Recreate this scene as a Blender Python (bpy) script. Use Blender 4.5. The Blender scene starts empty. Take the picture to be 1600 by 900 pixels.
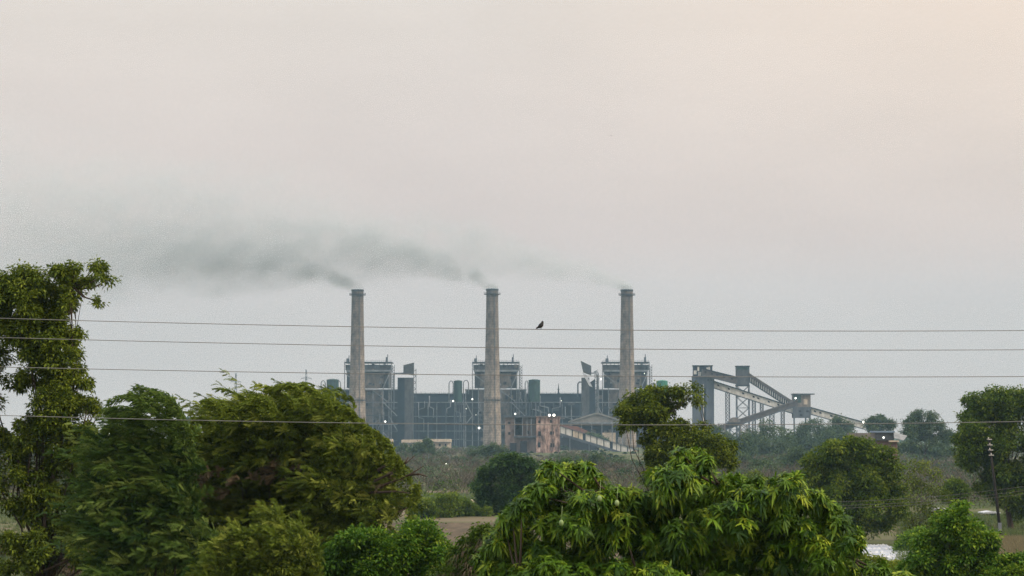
import bpy, math, random
import numpy as np
from mathutils import Vector
R = math.radians
random.seed(7)
rng = np.random.default_rng(11)
S = bpy.context.scene
COL = S.collection

# ------------------------------------------------------------------ camera, sky, sun, exposure
FPX, CAMZ = 4115.0, 10.0
TH = math.atan(230.0 / FPX)
cam = bpy.data.cameras.new('camera'); cam.sensor_width = 36.0; cam.lens = 36.0 * FPX / 1600.0
cam.clip_start = 0.5; cam.clip_end = 40000
camo = bpy.data.objects.new('camera', cam); COL.objects.link(camo)
camo.location = (0, 0, CAMZ); camo.rotation_euler = (R(90) + TH, 0, 0)
S.camera = camo

SUN_EL, SUN_AZ = 34.0, 62.0       # azimuth clockwise from +Y (camera forward)
sun = bpy.data.lights.new('sun', 'SUN'); sun.energy = 3.0; sun.angle = R(14); sun.color = (1.0, 0.90, 0.74)
suno = bpy.data.objects.new('sun', sun); COL.objects.link(suno); suno.location = (200, -50, 300)
sd = Vector((math.sin(R(SUN_AZ)) * math.cos(R(SUN_EL)), -0.35 * math.cos(R(SUN_EL)), math.sin(R(SUN_EL))))
suno.rotation_euler = sd.to_track_quat('Z', 'Y').to_euler()

W = bpy.data.worlds.new('World'); S.world = W; W.use_nodes = True
nt = W.node_tree; N = nt.nodes; Lk = nt.links; N.clear()
out = N.new('ShaderNodeOutputWorld'); bg = N.new('ShaderNodeBackground'); Lk.new(bg.outputs[0], out.inputs[0])
tc = N.new('ShaderNodeTexCoord'); sep = N.new('ShaderNodeSeparateXYZ'); Lk.new(tc.outputs['Generated'], sep.inputs[0])
sky = N.new('ShaderNodeTexSky'); sky.sky_type = 'NISHITA'; sky.sun_disc = False
sky.sun_elevation = R(SUN_EL); sky.sun_rotation = R(110); sky.dust_density = 4.0
ramp = N.new('ShaderNodeValToRGB'); Lk.new(sep.outputs['Z'], ramp.inputs[0])
def stops(r, lst, mode='LINEAR'):
    e = r.color_ramp.elements; r.color_ramp.interpolation = mode
    while len(e) > len(lst): e.remove(e[-1])
    while len(e) < len(lst): e.new(0.5)
    for q, (p, c) in zip(e, lst):
        q.position = p; q.color = (c[0], c[1], c[2], 1)
stops(ramp, [(0.0, (.715, .63, .57)), (0.04, (.71, .615, .555)), (0.075, (.785, .645, .58)),
             (0.115, (.815, .695, .625)), (0.165, (.86, .76, .675)), (0.30, (1.12, 1.09, 1.05)), (1.0, (2.0, 2.04, 2.1))], 'LINEAR')
# warm side towards +X where the sun sits behind the cloud
ax = N.new('ShaderNodeMapRange'); Lk.new(sep.outputs['X'], ax.inputs[0])
for k, v in zip((1, 2, 3, 4), (-0.02, 0.24, 0, 1)): ax.inputs[k].default_value = v
azz = N.new('ShaderNodeMapRange'); Lk.new(sep.outputs['Z'], azz.inputs[0])
for k, v in zip((1, 2, 3, 4), (0.05, 0.19, 0, 1)): azz.inputs[k].default_value = v
mm = N.new('ShaderNodeMath'); mm.operation = 'MULTIPLY'; Lk.new(ax.outputs[0], mm.inputs[0]); Lk.new(azz.outputs[0], mm.inputs[1])
warm = N.new('ShaderNodeMix'); warm.data_type = 'RGBA'; warm.blend_type = 'MIX'
Lk.new(mm.outputs[0], warm.inputs[0]); Lk.new(ramp.outputs[0], warm.inputs[6]); warm.inputs[7].default_value = (1.02, .80, .63, 1)
# faint cloud mottling, stretched flat
mp = N.new('ShaderNodeMapping'); mp.inputs['Scale'].default_value = (1.0, 1.0, 3.2); Lk.new(tc.outputs['Generated'], mp.inputs[0])
nz = N.new('ShaderNodeTexNoise'); nz.inputs['Scale'].default_value = 5.0; nz.inputs['Detail'].default_value = 5; nz.inputs['Roughness'].default_value = .55
Lk.new(mp.outputs[0], nz.inputs['Vector'])
mr = N.new('ShaderNodeMapRange'); Lk.new(nz.outputs[0], mr.inputs[0])
for k, v in zip((1, 2, 3, 4), (0.3, 0.7, 0.935, 1.055)): mr.inputs[k].default_value = v
vm = N.new('ShaderNodeVectorMath'); vm.operation = 'SCALE'; Lk.new(warm.outputs[2], vm.inputs[0]); Lk.new(mr.outputs[0], vm.inputs['Scale'])
sk = N.new('ShaderNodeVectorMath'); sk.operation = 'SCALE'; Lk.new(sky.outputs[0], sk.inputs[0]); sk.inputs['Scale'].default_value = 0.08
mx = N.new('ShaderNodeMix'); mx.data_type = 'RGBA'; mx.inputs[0].default_value = 0.93
Lk.new(sk.outputs[0], mx.inputs[6]); Lk.new(vm.outputs[0], mx.inputs[7]); Lk.new(mx.outputs[2], bg.inputs[0]); bg.inputs[1].default_value = 1.02

S.view_settings.view_transform = 'Standard'; S.view_settings.look = 'None'
S.view_settings.gamma = 1; S.view_settings.exposure = 0.0
cy = S.cycles
cy.max_bounces = 6; cy.diffuse_bounces = 2; cy.glossy_bounces = 1; cy.transmission_bounces = 2; cy.transparent_max_bounces = 8
cy.volume_bounces = 1; cy.caustics_reflective = False; cy.caustics_refractive = False
cy.volume_step_rate = 1.0; cy.volume_max_steps = 512; cy.use_denoising = True; cy.denoising_prefilter = "FAST"; cy.use_adaptive_sampling = False

# ------------------------------------------------------------------ helpers
cT, sT = math.cos(TH), math.sin(TH)
def P(px, py, d):
    u = (px - 800) / FPX; v = (450 - py) / FPX
    s = d / (cT - v * sT)
    return Vector((u * s, d, CAMZ + (sT + v * cT) * s))
def PX(px, d): return P(px, 680, d).x
def PZ(py, d): return P(800, py, d).z

BASE = {}
def tag(o, label=None, cat=None, group=None, kind=None):
    if label: o['label'] = label
    if cat: o['category'] = cat
    if group: o['group'] = group
    if kind: o['kind'] = kind
    return o
def thing(name, loc, label, cat, group=None):
    o = bpy.data.objects.new(name, None); COL.objects.link(o); o.location = loc; o.empty_display_size = .5
    BASE[o.name] = Vector(loc)
    return tag(o, label, cat, group)
def link(name, me, mat, parent, base):
    o = bpy.data.objects.new(name, me); COL.objects.link(o)
    if mat: me.materials.append(mat)
    if parent is None: o.location = base
    else: o.parent = parent
    BASE[o.name] = Vector(base)
    return o
class MB:
    def __init__(s): s.v = []; s.f = []
    def add(s, vs, fs):
        b = len(s.v); s.v += [tuple(q) for q in vs]; s.f += [tuple(b + i for i in f) for f in fs]; return s
    def box(s, x0, x1, y0, y1, z0, z1):
        return s.add([(x0,y0,z0),(x1,y0,z0),(x1,y1,z0),(x0,y1,z0),(x0,y0,z1),(x1,y0,z1),(x1,y1,z1),(x0,y1,z1)],
                     [(0,3,2,1),(4,5,6,7),(0,1,5,4),(1,2,6,5),(2,3,7,6),(3,0,4,7)])
    def bar(s, p, q, w, h=None):
        p = Vector(p); q = Vector(q); h = h or w; d = (q - p)
        if d.length < 1e-6: return s
        d.normalize(); up = Vector((0, 0, 1)) if abs(d.z) < .95 else Vector((0, 1, 0))
        a = d.cross(up).normalized() * (w / 2); b = a.cross(d).normalized() * (h / 2)
        return s.add([p-a-b, p+a-b, p+a+b, p-a+b, q-a-b, q+a-b, q+a+b, q-a+b],
                     [(0,3,2,1),(4,5,6,7),(0,1,5,4),(1,2,6,5),(2,3,7,6),(3,0,4,7)])
    def tube(s, pts, rad, n=8, cap=True):
        pts = [Vector(p) for p in pts]; rad = rad if isinstance(rad, (list, tuple)) else [rad] * len(pts)
        vs = []; fs = []
        a = None
        for i, p in enumerate(pts):
            t = (pts[min(i+1, len(pts)-1)] - pts[max(i-1, 0)]).normalized()
            if a is None: a = t.cross(Vector((0.3, 1, 0.1))).normalized()
            a = (a - t * a.dot(t)).normalized(); b = t.cross(a)
            for k in range(n):
                an = 2 * math.pi * k / n
                vs.append(p + (a * math.cos(an) + b * math.sin(an)) * rad[i])
        for i in range(len(pts) - 1):
            for k in range(n):
                fs.append((i*n+k, i*n+(k+1) % n, (i+1)*n+(k+1) % n, (i+1)*n+k))
        if cap: fs.append(tuple(range(n))[::-1]); fs.append(tuple((len(pts)-1)*n+k for k in range(n)))
        return s.add(vs, fs)
    def lathe(s, c, prof, n=24):          # prof: (r,z) bottom to top, absolute z
        vs = []; fs = []
        for r, z in prof:
            for k in range(n):
                a = 2*math.pi*k/n; vs.append((c[0]+r*math.cos(a), c[1]+r*math.sin(a), z))
        for i in range(len(prof)-1):
            for k in range(n): fs.append((i*n+k, i*n+(k+1) % n, (i+1)*n+(k+1) % n, (i+1)*n+k))
        fs.append(tuple(range(n))[::-1]); fs.append(tuple((len(prof)-1)*n+k for k in range(n)))
        return s.add(vs, fs)
    def prism(s, poly, y0, y1):           # poly in x,z
        n = len(poly); vs = [(x, y0, z) for x, z in poly] + [(x, y1, z) for x, z in poly]
        fs = [tuple(range(n)), tuple(range(n, 2*n))[::-1]] + [(i, i+n, (i+1) % n+n, (i+1) % n) for i in range(n)]
        return s.add(vs, fs)
    def build(s, name, mat, parent=None, base=None, smooth=False, label=None):
        if parent is not None: base = BASE[parent.name]
        if base is None: base = Vector((0, 0, 0))
        base = Vector(base)
        me = bpy.data.meshes.new(name)
        me.from_pydata([(x-base.x, y-base.y, z-base.z) for x, y, z in s.v], [], s.f); me.validate()
        if smooth: me.polygons.foreach_set('use_smooth', [True]*len(me.polygons))
        o = link(name, me, mat, parent, base)
        if label: o['label'] = label
        return o

def np_mesh(name, V, T, mat, parent=None, base=(0,0,0), tint=None):
    if parent is not None: base = BASE[parent.name]
    V = V - np.array(base)
    me = bpy.data.meshes.new(name)
    me.vertices.add(len(V)); me.vertices.foreach_set('co', V.astype(np.float32).ravel())
    me.loops.add(T.size); me.loops.foreach_set('vertex_index', T.astype(np.int32).ravel())
    me.polygons.add(len(T)); me.polygons.foreach_set('loop_start', (np.arange(len(T))*3).astype(np.int32))
    me.polygons.foreach_set('loop_total', np.full(len(T), 3, np.int32))
    if tint is not None:
        a = me.attributes.new('tint', 'FLOAT', 'POINT'); a.data.foreach_set('value', tint.astype(np.float32))
    me.update(calc_edges=True)
    return link(name, me, mat, parent, base)

# ------------------------------------------------------------------ materials
def newmat(name):
    m = bpy.data.materials.new(name); m.use_nodes = True
    return m, m.node_tree.nodes, m.node_tree.links, m.node_tree.nodes['Principled BSDF']
def surf(name, c1, c2=None, scale=.3, rough=.85, streak=1.0, detail=6, metallic=0, c3=None, lo=.35, hi=.65):
    m, n, l, b = newmat(name); b.inputs['Roughness'].default_value = rough; b.inputs['Metallic'].default_value = metallic
    b.inputs['Specular IOR Level'].default_value = .3
    c2 = c2 or tuple(x*.75 for x in c1)
    t = n.new('ShaderNodeTexCoord'); mp = n.new('ShaderNodeMapping'); l.new(t.outputs['Object'], mp.inputs[0])
    mp.inputs['Scale'].default_value = (1, 1, 1/streak)
    nz = n.new('ShaderNodeTexNoise'); nz.inputs['Scale'].default_value = scale; nz.inputs['Detail'].default_value = detail
    nz.inputs['Roughness'].default_value = .65
    l.new(mp.outputs[0], nz.inputs['Vector'])
    r = n.new('ShaderNodeValToRGB'); l.new(nz.outputs[0], r.inputs[0])
    st = [(lo, c2), (hi, c1)]
    if c3: st = [(lo, c2), ((lo+hi)/2, c1), (hi, c3)]
    stops(r, st); l.new(r.outputs[0], b.inputs['Base Color'])
    return m
def leafmat(name, dark, mid, light, trans=.25, rough=.5, spec=.35, tcol=None):
    m, n, l, b = newmat(name); b.inputs['Roughness'].default_value = rough; b.inputs['Specular IOR Level'].default_value = spec
    a = n.new('ShaderNodeAttribute'); a.attribute_name = 'tint'
    r = n.new('ShaderNodeValToRGB'); l.new(a.outputs['Fac'], r.inputs[0]); stops(r, [(0, dark), (.5, mid), (1, light)])
    l.new(r.outputs[0], b.inputs['Base Color'])
    tr = n.new('ShaderNodeBsdfTranslucent'); l.new(r.outputs[0], tr.inputs[0])
    mx = n.new('ShaderNodeMixShader'); mx.inputs[0].default_value = trans
    l.new(b.outputs[0], mx.inputs[1]); l.new(tr.outputs[0], mx.inputs[2])
    l.new(mx.outputs[0], n['Material Output'].inputs[0])
    return m
def emit(name, col, st):
    m, n, l, b = newmat(name); b.inputs['Emission Color'].default_value = (*col, 1); b.inputs['Emission Strength'].default_value = st
    b.inputs['Base Color'].default_value = (.8, .8, .8, 1); return m

M = {}
M['steel'] = surf('painted_steel', (.10,.12,.15), (.04,.048,.065), .25, .6)
M['steel_light'] = surf('pale_steel', (.25,.27,.30), (.11,.12,.14), .3, .6)
M['steel_dark'] = surf('dark_steel', (.022,.030,.042), (.010,.014,.022), .2, .7)
M['hall'] = surf('sooty_cladding', (.020,.034,.055), (.010,.018,.032), .12, .8)
M['clad'] = surf('tan_cladding', (.22,.19,.17), (.09,.08,.078), .35, .85, 2)
M['clad_grey'] = surf('grey_cladding', (.095,.098,.108), (.036,.04,.048), .35, .85, 2)
M['concrete'] = surf('silo_concrete', (.12,.135,.165), (.05,.06,.08), .25, .9, 5)
M['green'] = surf('green_tank_paint', (.025,.065,.058), (.015,.036,.038), .4, .5, 3)
M['green_bright'] = surf('bright_green_paint', (.02,.20,.11), (.02,.13,.08), .4, .5, 3)
M['cream'] = surf('cream_plaster', (.58,.48,.37), (.33,.28,.23), .6, .9, 2)
M['gal_white'] = surf('white_sheet_gallery', (.62,.60,.56), (.38,.37,.35), .5, .7, 2)
M['gal_brown'] = surf('brown_gallery', (.115,.10,.098), (.06,.056,.062), .4, .8, 1)
M['white'] = surf('white_sheet', (.60,.62,.66), (.36,.38,.42), .9, .6, .4)
M['rust'] = surf('rust_roof', (.22,.10,.075), (.11,.065,.06), .5, .8)
M['pink'] = surf('peeling_pink_plaster', (.33,.22,.19), (.10,.075,.07), .5, .95, 3.0, 8, c3=(.60,.45,.39), lo=.38, hi=.64)
M['greyplaster'] = surf('peeling_grey_plaster', (.24,.19,.175), (.11,.085,.085), .35, .95, 2.5, 8)
M['opening'] = surf('dark_opening', (.015,.02,.028), (.01,.012,.018), .5, .9)
M['shedroof'] = surf('asbestos_sheet', (.25,.235,.22), (.15,.15,.15), .3, .9)
M['blue_roof'] = surf('blue_sheet', (.20,.27,.36), (.13,.17,.24), .5, .6)
M['redwall'] = surf('red_brick_plaster', (.22,.125,.10), (.13,.085,.07), .6, .9)
M['bark'] = surf('bark', (.075,.055,.04), (.03,.022,.016), 3, .95, 4)
M['bark_pale'] = surf('pale_bark', (.17,.14,.11), (.09,.07,.055), 3, .95, 4)
M['low_wire'] = surf('dark_wire', (.07,.07,.065), (.05,.05,.05), 1, .7)
M['wire'] = surf('weathered_wire', (.20,.20,.20), (.15,.15,.15), 1, .6)
M['black'] = surf('black_feathers', (.01,.01,.012), (.006,.006,.008), 30, .6)
M['pole'] = surf('weathered_pole', (.022,.017,.014), (.012,.01,.008), 2, .9, 5)
M['ceramic'] = surf('insulator_ceramic', (.6,.58,.54), (.4,.38,.36), 5, .3)
M['lamp'] = emit('lamp_light', (1.0, .96, .86), 3.0)
M['lamp_body'] = surf('lamp_housing', (.2,.2,.2), (.1,.1,.1), 2, .5)
M['mangofruit'] = surf('mango_skin', (.26,.33,.15), (.16,.24,.08), 8, .4)
M['pylon'] = surf('galvanised_steel', (.12,.13,.14), (.09,.1,.11), .5, .6)

# chimney concrete: poured lifts, streaks, soot at the head
def chimney_mat():
    m, n, l, b = newmat('chimney_concrete'); b.inputs['Roughness'].default_value = .95
    t = n.new('ShaderNodeTexCoord'); s = n.new('ShaderNodeSeparateXYZ'); l.new(t.outputs['Object'], s.inputs[0])
    nz = n.new('ShaderNodeTexNoise'); nz.inputs['Scale'].default_value = .30; nz.inputs['Detail'].default_value = 10; nz.inputs['Roughness'].default_value = .85
    mp = n.new('ShaderNodeMapping'); mp.inputs['Scale'].default_value = (1, 1, .55); l.new(t.outputs['Object'], mp.inputs[0]); l.new(mp.outputs[0], nz.inputs['Vector'])
    r = n.new('ShaderNodeValToRGB'); l.new(nz.outputs[0], r.inputs[0]); stops(r, [(.36, (.075,.060,.050)), (.5, (.22,.18,.15)), (.64, (.42,.345,.28))])
    w = n.new('ShaderNodeTexWave'); w.wave_type = 'BANDS'; w.bands_direction = 'Z'; w.inputs['Scale'].default_value = .16; w.inputs['Distortion'].default_value = .6
    l.new(t.outputs['Object'], w.inputs['Vector'])
    wr = n.new('ShaderNodeMapRange'); l.new(w.outputs[1], wr.inputs[0]); 
    for k, v in zip((1,2,3,4), (0, .25, .72, 1)): wr.inputs[k].default_value = v
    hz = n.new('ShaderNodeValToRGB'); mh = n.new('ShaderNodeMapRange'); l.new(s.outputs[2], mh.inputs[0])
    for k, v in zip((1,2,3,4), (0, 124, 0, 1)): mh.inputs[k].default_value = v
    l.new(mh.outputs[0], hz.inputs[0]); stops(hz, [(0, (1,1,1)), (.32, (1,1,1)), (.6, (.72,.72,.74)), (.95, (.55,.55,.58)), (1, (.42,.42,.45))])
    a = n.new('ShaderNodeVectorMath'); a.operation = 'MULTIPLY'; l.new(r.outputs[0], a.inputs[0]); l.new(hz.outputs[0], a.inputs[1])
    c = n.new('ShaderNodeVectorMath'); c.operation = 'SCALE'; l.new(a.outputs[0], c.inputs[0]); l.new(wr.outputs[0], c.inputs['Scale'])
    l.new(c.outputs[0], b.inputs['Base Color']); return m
M['chimney'] = chimney_mat()

M['mango_leaf'] = leafmat('mango_leaf', (.014,.048,.003), (.098,.195,.010), (.38,.45,.035), .25, .50, .22)
M['neem_leaf'] = leafmat('neem_leaf', (.026,.060,.005), (.085,.145,.012), (.22,.27,.03), .28, .6, .15)
M['olive_leaf'] = leafmat('olive_leaf', (.026,.050,.003), (.088,.130,.010), (.23,.28,.03), .28, .6, .15)
M['feather_leaf'] = leafmat('feathery_leaf', (.032,.055,.004), (.12,.17,.016), (.30,.34,.06), .28, .6, .15)
M['blue_leaf'] = leafmat('bluish_feathery_leaf', (.016,.048,.007), (.068,.125,.018), (.22,.28,.065), .28, .6, .15)
M['bright_leaf'] = leafmat('fresh_green_leaf', (.025,.080,.004), (.085,.19,.012), (.28,.38,.03), .3, .55, .2)
M['dark_leaf'] = leafmat('dark_green_leaf', (.012,.042,.010), (.040,.095,.020), (.12,.19,.04), .25, .6, .15)
M['far_leaf'] = leafmat('distant_green_leaf', (.030,.060,.030), (.068,.112,.052), (.13,.17,.075), .2, .7, .1)  # leaf colour lightened to carry some of the distance haze
M['yellow_leaf'] = leafmat('yellow_green_leaf', (.04,.05,.012), (.10,.12,.03), (.2,.2,.06), .3, .5)
M['dry_leaf'] = leafmat('dry_leaf', (.045,.034,.016), (.11,.08,.042), (.19,.14,.08), .2, .7)
M['scrub_twig'] = leafmat('grey_brown_twig', (.050,.046,.036), (.098,.088,.070), (.15,.135,.105), .05, .9, .1)
M['grass'] = leafmat('field_grass', (.035,.06,.015), (.08,.12,.03), (.17,.19,.06), .3, .6)
M['drygrass'] = leafmat('dry_grass', (.11,.09,.045), (.20,.17,.09), (.30,.26,.15), .3, .7)

# ------------------------------------------------------------------ ground
def ground_mat():
    m, n, l, b = newmat('ground_soil'); b.inputs['Roughness'].default_value = 1; b.inputs['Specular IOR Level'].default_value = .1
    t = n.new('ShaderNodeTexCoord')
    nz = n.new('ShaderNodeTexNoise'); nz.inputs['Scale'].default_value = .02; nz.inputs['Detail'].default_value = 10; l.new(t.outputs['Object'], nz.inputs['Vector'])
    r = n.new('ShaderNodeValToRGB'); l.new(nz.outputs[0], r.inputs[0])
    stops(r, [(.38, (.05,.07,.025)), (.5, (.09,.10,.045)), (.62, (.16,.13,.09))]); l.new(r.outputs[0], b.inputs['Base Color']); return m
g = MB(); g.add([(-3190,-55,0),(3190,-55,0),(3190,5590,0),(-3190,5590,0)], [(0,1,2,3)])
tag(g.build('ground', ground_mat()), kind='structure')
def field_mat():
    m, n, l, b = newmat('ploughed_soil'); b.inputs['Roughness'].default_value = 1; b.inputs['Specular IOR Level'].default_value = .1
    t = n.new('ShaderNodeTexCoord'); mp = n.new('ShaderNodeMapping'); mp.inputs['Scale'].default_value = (.35,.05,1); l.new(t.outputs['Object'], mp.inputs[0])
    nz = n.new('ShaderNodeTexNoise'); nz.inputs['Scale'].default_value = 1.2; nz.inputs['Detail'].default_value = 10; nz.inputs['Roughness'].default_value = .7; l.new(mp.outputs[0], nz.inputs['Vector'])
    r = n.new('ShaderNodeValToRGB'); l.new(nz.outputs[0], r.inputs[0]); stops(r, [(.3, (.05,.045,.028)), (.5, (.095,.075,.052)), (.7, (.15,.115,.08))])
    l.new(r.outputs[0], b.inputs['Base Color']); return m
g = MB(); g.add([(-40,205,.02),(16,205,.02),(18,300,.02),(-44,306,.02)], [(0,1,2,3)])
tag(g.build('field', field_mat()), kind='structure')

# ------------------------------------------------------------------ foliage engine
def nrm(a): return a / np.maximum(np.linalg.norm(a, axis=1, keepdims=True), 1e-9)
BLADE = (np.array([(0,0,0),(.3,.5,.03),(.3,-.5,.03),(.7,.42,.02),(.7,-.42,.02),(1,0,0)], float),
         np.array([(0,2,1),(1,2,4),(1,4,3),(3,4,5)]))
LEAF = (np.array([(0,0,0),(.45,.5,.10),(.45,-.5,.10),(1,0,0)], float), np.array([(0,1,3),(0,3,2)]))
SLIV = (np.array([(0,.5,0),(0,-.5,0),(1,0,0)], float), np.array([(0,1,2)]))
def leaves(pos, dr, up, L, Wd, droop, tint, tm):
    tv, tf = tm; n = len(pos); K = len(tv)
    x = nrm(dr); y = nrm(np.cross(up, x)); z = np.cross(x, y)
    L = np.broadcast_to(L, (n,)); Wd = np.broadcast_to(Wd, (n,)); droop = np.broadcast_to(droop, (n,))
    V = (pos[:, None, :] + x[:, None, :]*(tv[None, :, 0:1]*L[:, None, None]) + y[:, None, :]*(tv[None, :, 1:2]*Wd[:, None, None])
         + z[:, None, :]*(tv[None, :, 2:3]*L[:, None, None]))
    V[:, :, 2] -= droop[:, None]*(tv[None, :, 0]**2)*L[:, None]
    T = (tf[None] + (np.arange(n)*K)[:, None, None]).reshape(-1, 3)
    return V.reshape(-1, 3), T, np.repeat(np.clip(tint, 0, 1), K)
def merge(parts):
    V = []; T = []; A = []; o = 0
    for v, t, a in parts: V.append(v); T.append(t+o); A.append(a); o += len(v)
    return np.concatenate(V), np.concatenate(T), np.concatenate(A)
def rdir(n): return nrm(rng.normal(size=(n, 3)))
def lobes3(lobes, d, depth=.55, back=True, flat=.9):
    """lobe list (x, y, r[, ry]) in picture measure at distance d -> centres and radii in metres, spread in depth"""
    C = []; Rr = []
    xs = [l[0] for l in lobes]; half = (max(xs)-min(xs)+60)/2*d/FPX
    for l in lobes:
        c = P(l[0], l[1], d); r = l[2]*d/FPX; rz = (l[3] if len(l) > 3 else l[2]*flat)*d/FPX
        off = random.uniform(-.5, .25)*half*depth
        C.append((c.x, c.y+off, c.z)); Rr.append((r, r, rz))
        if back:
            C.append((c.x+random.uniform(-.2,.2)*r, c.y+off+random.uniform(.5,1)*half*depth+r*.6, c.z-.1*r)); Rr.append((r*.9, r*.9, rz*.9))
    return np.array(C), np.array(Rr)
def shell(C, Rr, n, lo=.45, up_bias=.25, weight=None):
    w = (Rr[:, 0]*Rr[:, 2]) if weight is None else weight
    i = rng.choice(len(C), n, p=w/w.sum())
    u = rdir(n); u[:, 2] += up_bias; u = nrm(u)
    k = 1-(1-lo)*rng.random(n)**1.8
    return C[i]+u*Rr[i]*k[:, None], u, i
def clumpy(C, Rr, n, per, cr, L, Wd, wind=(0,0,0), droop=.25, tm=LEAF, tb=.45, tvar=.22, lo=.45, out=.7):
    c, u, idx = shell(C, Rr, n, lo)
    ct = tb+rng.normal(size=n)*tvar*.6 + u[:, 2]*.08 + (rng.normal(size=len(C))*.10)[idx]
    N_ = n*per; ci = np.repeat(np.arange(n), per)
    off = rng.normal(size=(N_, 3))*cr*np.array([1, 1, .75])*rng.uniform(.6, 1.3, n)[ci][:, None]
    pos = c[ci]+off
    dr = nrm(off)*.8+u[ci]*out+rdir(N_)*.6+np.array(wind)
    up = np.tile([0, 0, 1.], (N_, 1))+rdir(N_)*.7
    return leaves(pos, dr, up, L*rng.uniform(.6, 1.3, N_), Wd*rng.uniform(.6, 1.3, N_), droop, ct[ci]+rng.normal(size=N_)*tvar*.6, tm)
def rosettes(C, Rr, n, per, L, Wd, tb=.35, lo=.62):
    c, u, idx = shell(C, Rr, n, lo, .35)
    ax = nrm(u+np.array([0, 0, .5])+rdir(n)*.35)
    a = nrm(np.cross(ax, rdir(n))); b = np.cross(ax, a)
    N_ = n*per; ci = np.repeat(np.arange(n), per); k = np.tile(np.arange(per), n)
    an = k*2.4+rng.random(n)[ci]*6.28+rng.normal(size=N_)*.4; tilt = rng.uniform(.1, .6, N_)*(1-.6*k/per)
    dr = (a[ci]*np.cos(an)[:, None]+b[ci]*np.sin(an)[:, None])+ax[ci]*tilt[:, None]*1.3
    young = (rng.random(n) < .09)
    tint = tb+rng.normal(size=n)*.12+young*.35+u[:, 2]*.08+(rng.normal(size=len(C))*.11)[idx]
    sz = rng.uniform(.55, 1.2, n)*(1-.25*young)
    pos = c[ci]-ax[ci]*(k/per*.05)[:, None]
    v = leaves(pos, dr, ax[ci]+rdir(N_)*.25, L*sz[ci]*rng.uniform(.45, 1.2, N_), Wd*sz[ci]*rng.uniform(.8, 1.2, N_),
               rng.uniform(.2, .8, N_), tint[ci]+rng.normal(size=N_)*.08, BLADE)
    return v, c, idx
def sprays(C, Rr, n, seg, length, leafL, leafW, wind, tb=.4, tvar=.16, lo=.5, lift=.5, grav=.35, tw=.012):
    c, u, idx = shell(C, Rr, n, lo, .3)
    d0 = nrm(u*np.array([.7, .7, .5])+np.array([0, 0, lift])+rdir(n)*.25)
    bend = np.array(wind)[None]+rdir(n)*.22-np.array([0, 0, grav])
    Ls = length*rng.uniform(.5, 1.25, n)
    st = tb+rng.normal(size=n)*tvar+u[:, 2]*.05
    parts = []
    for s in range(seg):
        t = (s+.5)/seg
        p = c+Ls[:, None]*(d0*t+bend*t*t*.9); tg = nrm(d0+2*.9*bend*t)
        side = nrm(np.cross(tg, rdir(n)))
        for sg in (1, -1):
            dr = tg*.8+side*sg*.8+rdir(n)*.2
            parts.append(leaves(p+rdir(n)*.02, dr, np.cross(tg, side)+rdir(n)*.4, leafL*(1.15-.5*t)*rng.uniform(.7, 1.2, n), leafW, .15, st+rng.normal(size=n)*.07, LEAF))
    q = 5
    for s in range(q):
        t0, t1 = s/q, (s+1)/q
        a_ = c+Ls[:, None]*(d0*t0+bend*t0*t0*.9); b_ = c+Ls[:, None]*(d0*t1+bend*t1*t1*.9)
        parts.append(leaves(a_, b_-a_, rdir(n), np.linalg.norm(b_-a_, axis=1), tw*(1.3-t0), 0, st*.5+.05, SLIV))
    return merge(parts)
def sub(C, Rr, k, s=.45, jit=.25):
    """split every lobe into k smaller ones spread over its outside"""
    n = len(C)*k; i = np.repeat(np.arange(len(C)), k); u = rdir(n); u[:, 2] += .15; u = nrm(u)
    f = rng.uniform(.35, .78, n)[:, None]; q = s*rng.uniform(1-jit, 1+jit, n)[:, None]
    return C[i]+u*Rr[i]*f, Rr[i]*q
def plumes(C, Rr, n, per, blen, slen, seg, leafL, leafW, wind, tb=.42, tvar=.2, lo=.3, lift=.6):
    """boughs that rise and are blown over, each carrying a row of leafy sprays"""
    c, u, idx = shell(C, Rr, n, lo, .35); w = np.array(wind)
    d0 = nrm(u*np.array([.8, .8, .5])+np.array([0, 0, lift])+rdir(n)*.3); bend = w[None]+rdir(n)*.38
    Lb = blen*rng.uniform(.5, 1.25, n); ct = tb+rng.normal(size=n)*tvar+u[:, 2]*.06
    m = n*per; ci = np.repeat(np.arange(n), per); t = rng.uniform(.1, 1, m)
    p = c[ci]+Lb[ci][:, None]*(d0[ci]*t[:, None]+bend[ci]*(t*t)[:, None]*.8)-np.array([0,0,.35])*(t*t)[:, None]*Lb[ci][:, None]
    tg = nrm(d0[ci]+1.6*bend[ci]*t[:, None]-np.array([0,0,.7])*t[:, None])
    sd = nrm(tg+w*.25+rdir(m)*.8); parts = []; Ls = slen*rng.uniform(.6, 1.2, m)*(1.1-.5*t)
    side = nrm(np.cross(sd, rdir(m))); st = ct[ci]+rng.normal(size=m)*.09
    for s in range(seg):
        q = (s+.5)/seg; pp = p+Ls[:, None]*(sd*q+(w*.5-np.array([0,0,.15]))*q*q)
        for sg in (1, -1):
            parts.append(leaves(pp, sd*.9+side*sg*.45+w*.25, np.cross(sd, side)+rdir(m)*.4, leafL*rng.uniform(.7,1.2,m), leafW, .15, st, LEAF))
    for s in range(4):
        t0, t1 = s/4, (s+1)/4; f = lambda x: c+Lb[:, None]*(d0*x+bend*x*x*.8)-np.array([0,0,.35])*(x*x)*Lb[:, None]
        a_, b_ = f(t0), f(t1); parts.append(leaves(a_, b_-a_, rdir(n), np.linalg.norm(b_-a_, axis=1), .02*(1.3-t0), 0, np.zeros(n)+.05, SLIV))
    return merge(parts)
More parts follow.
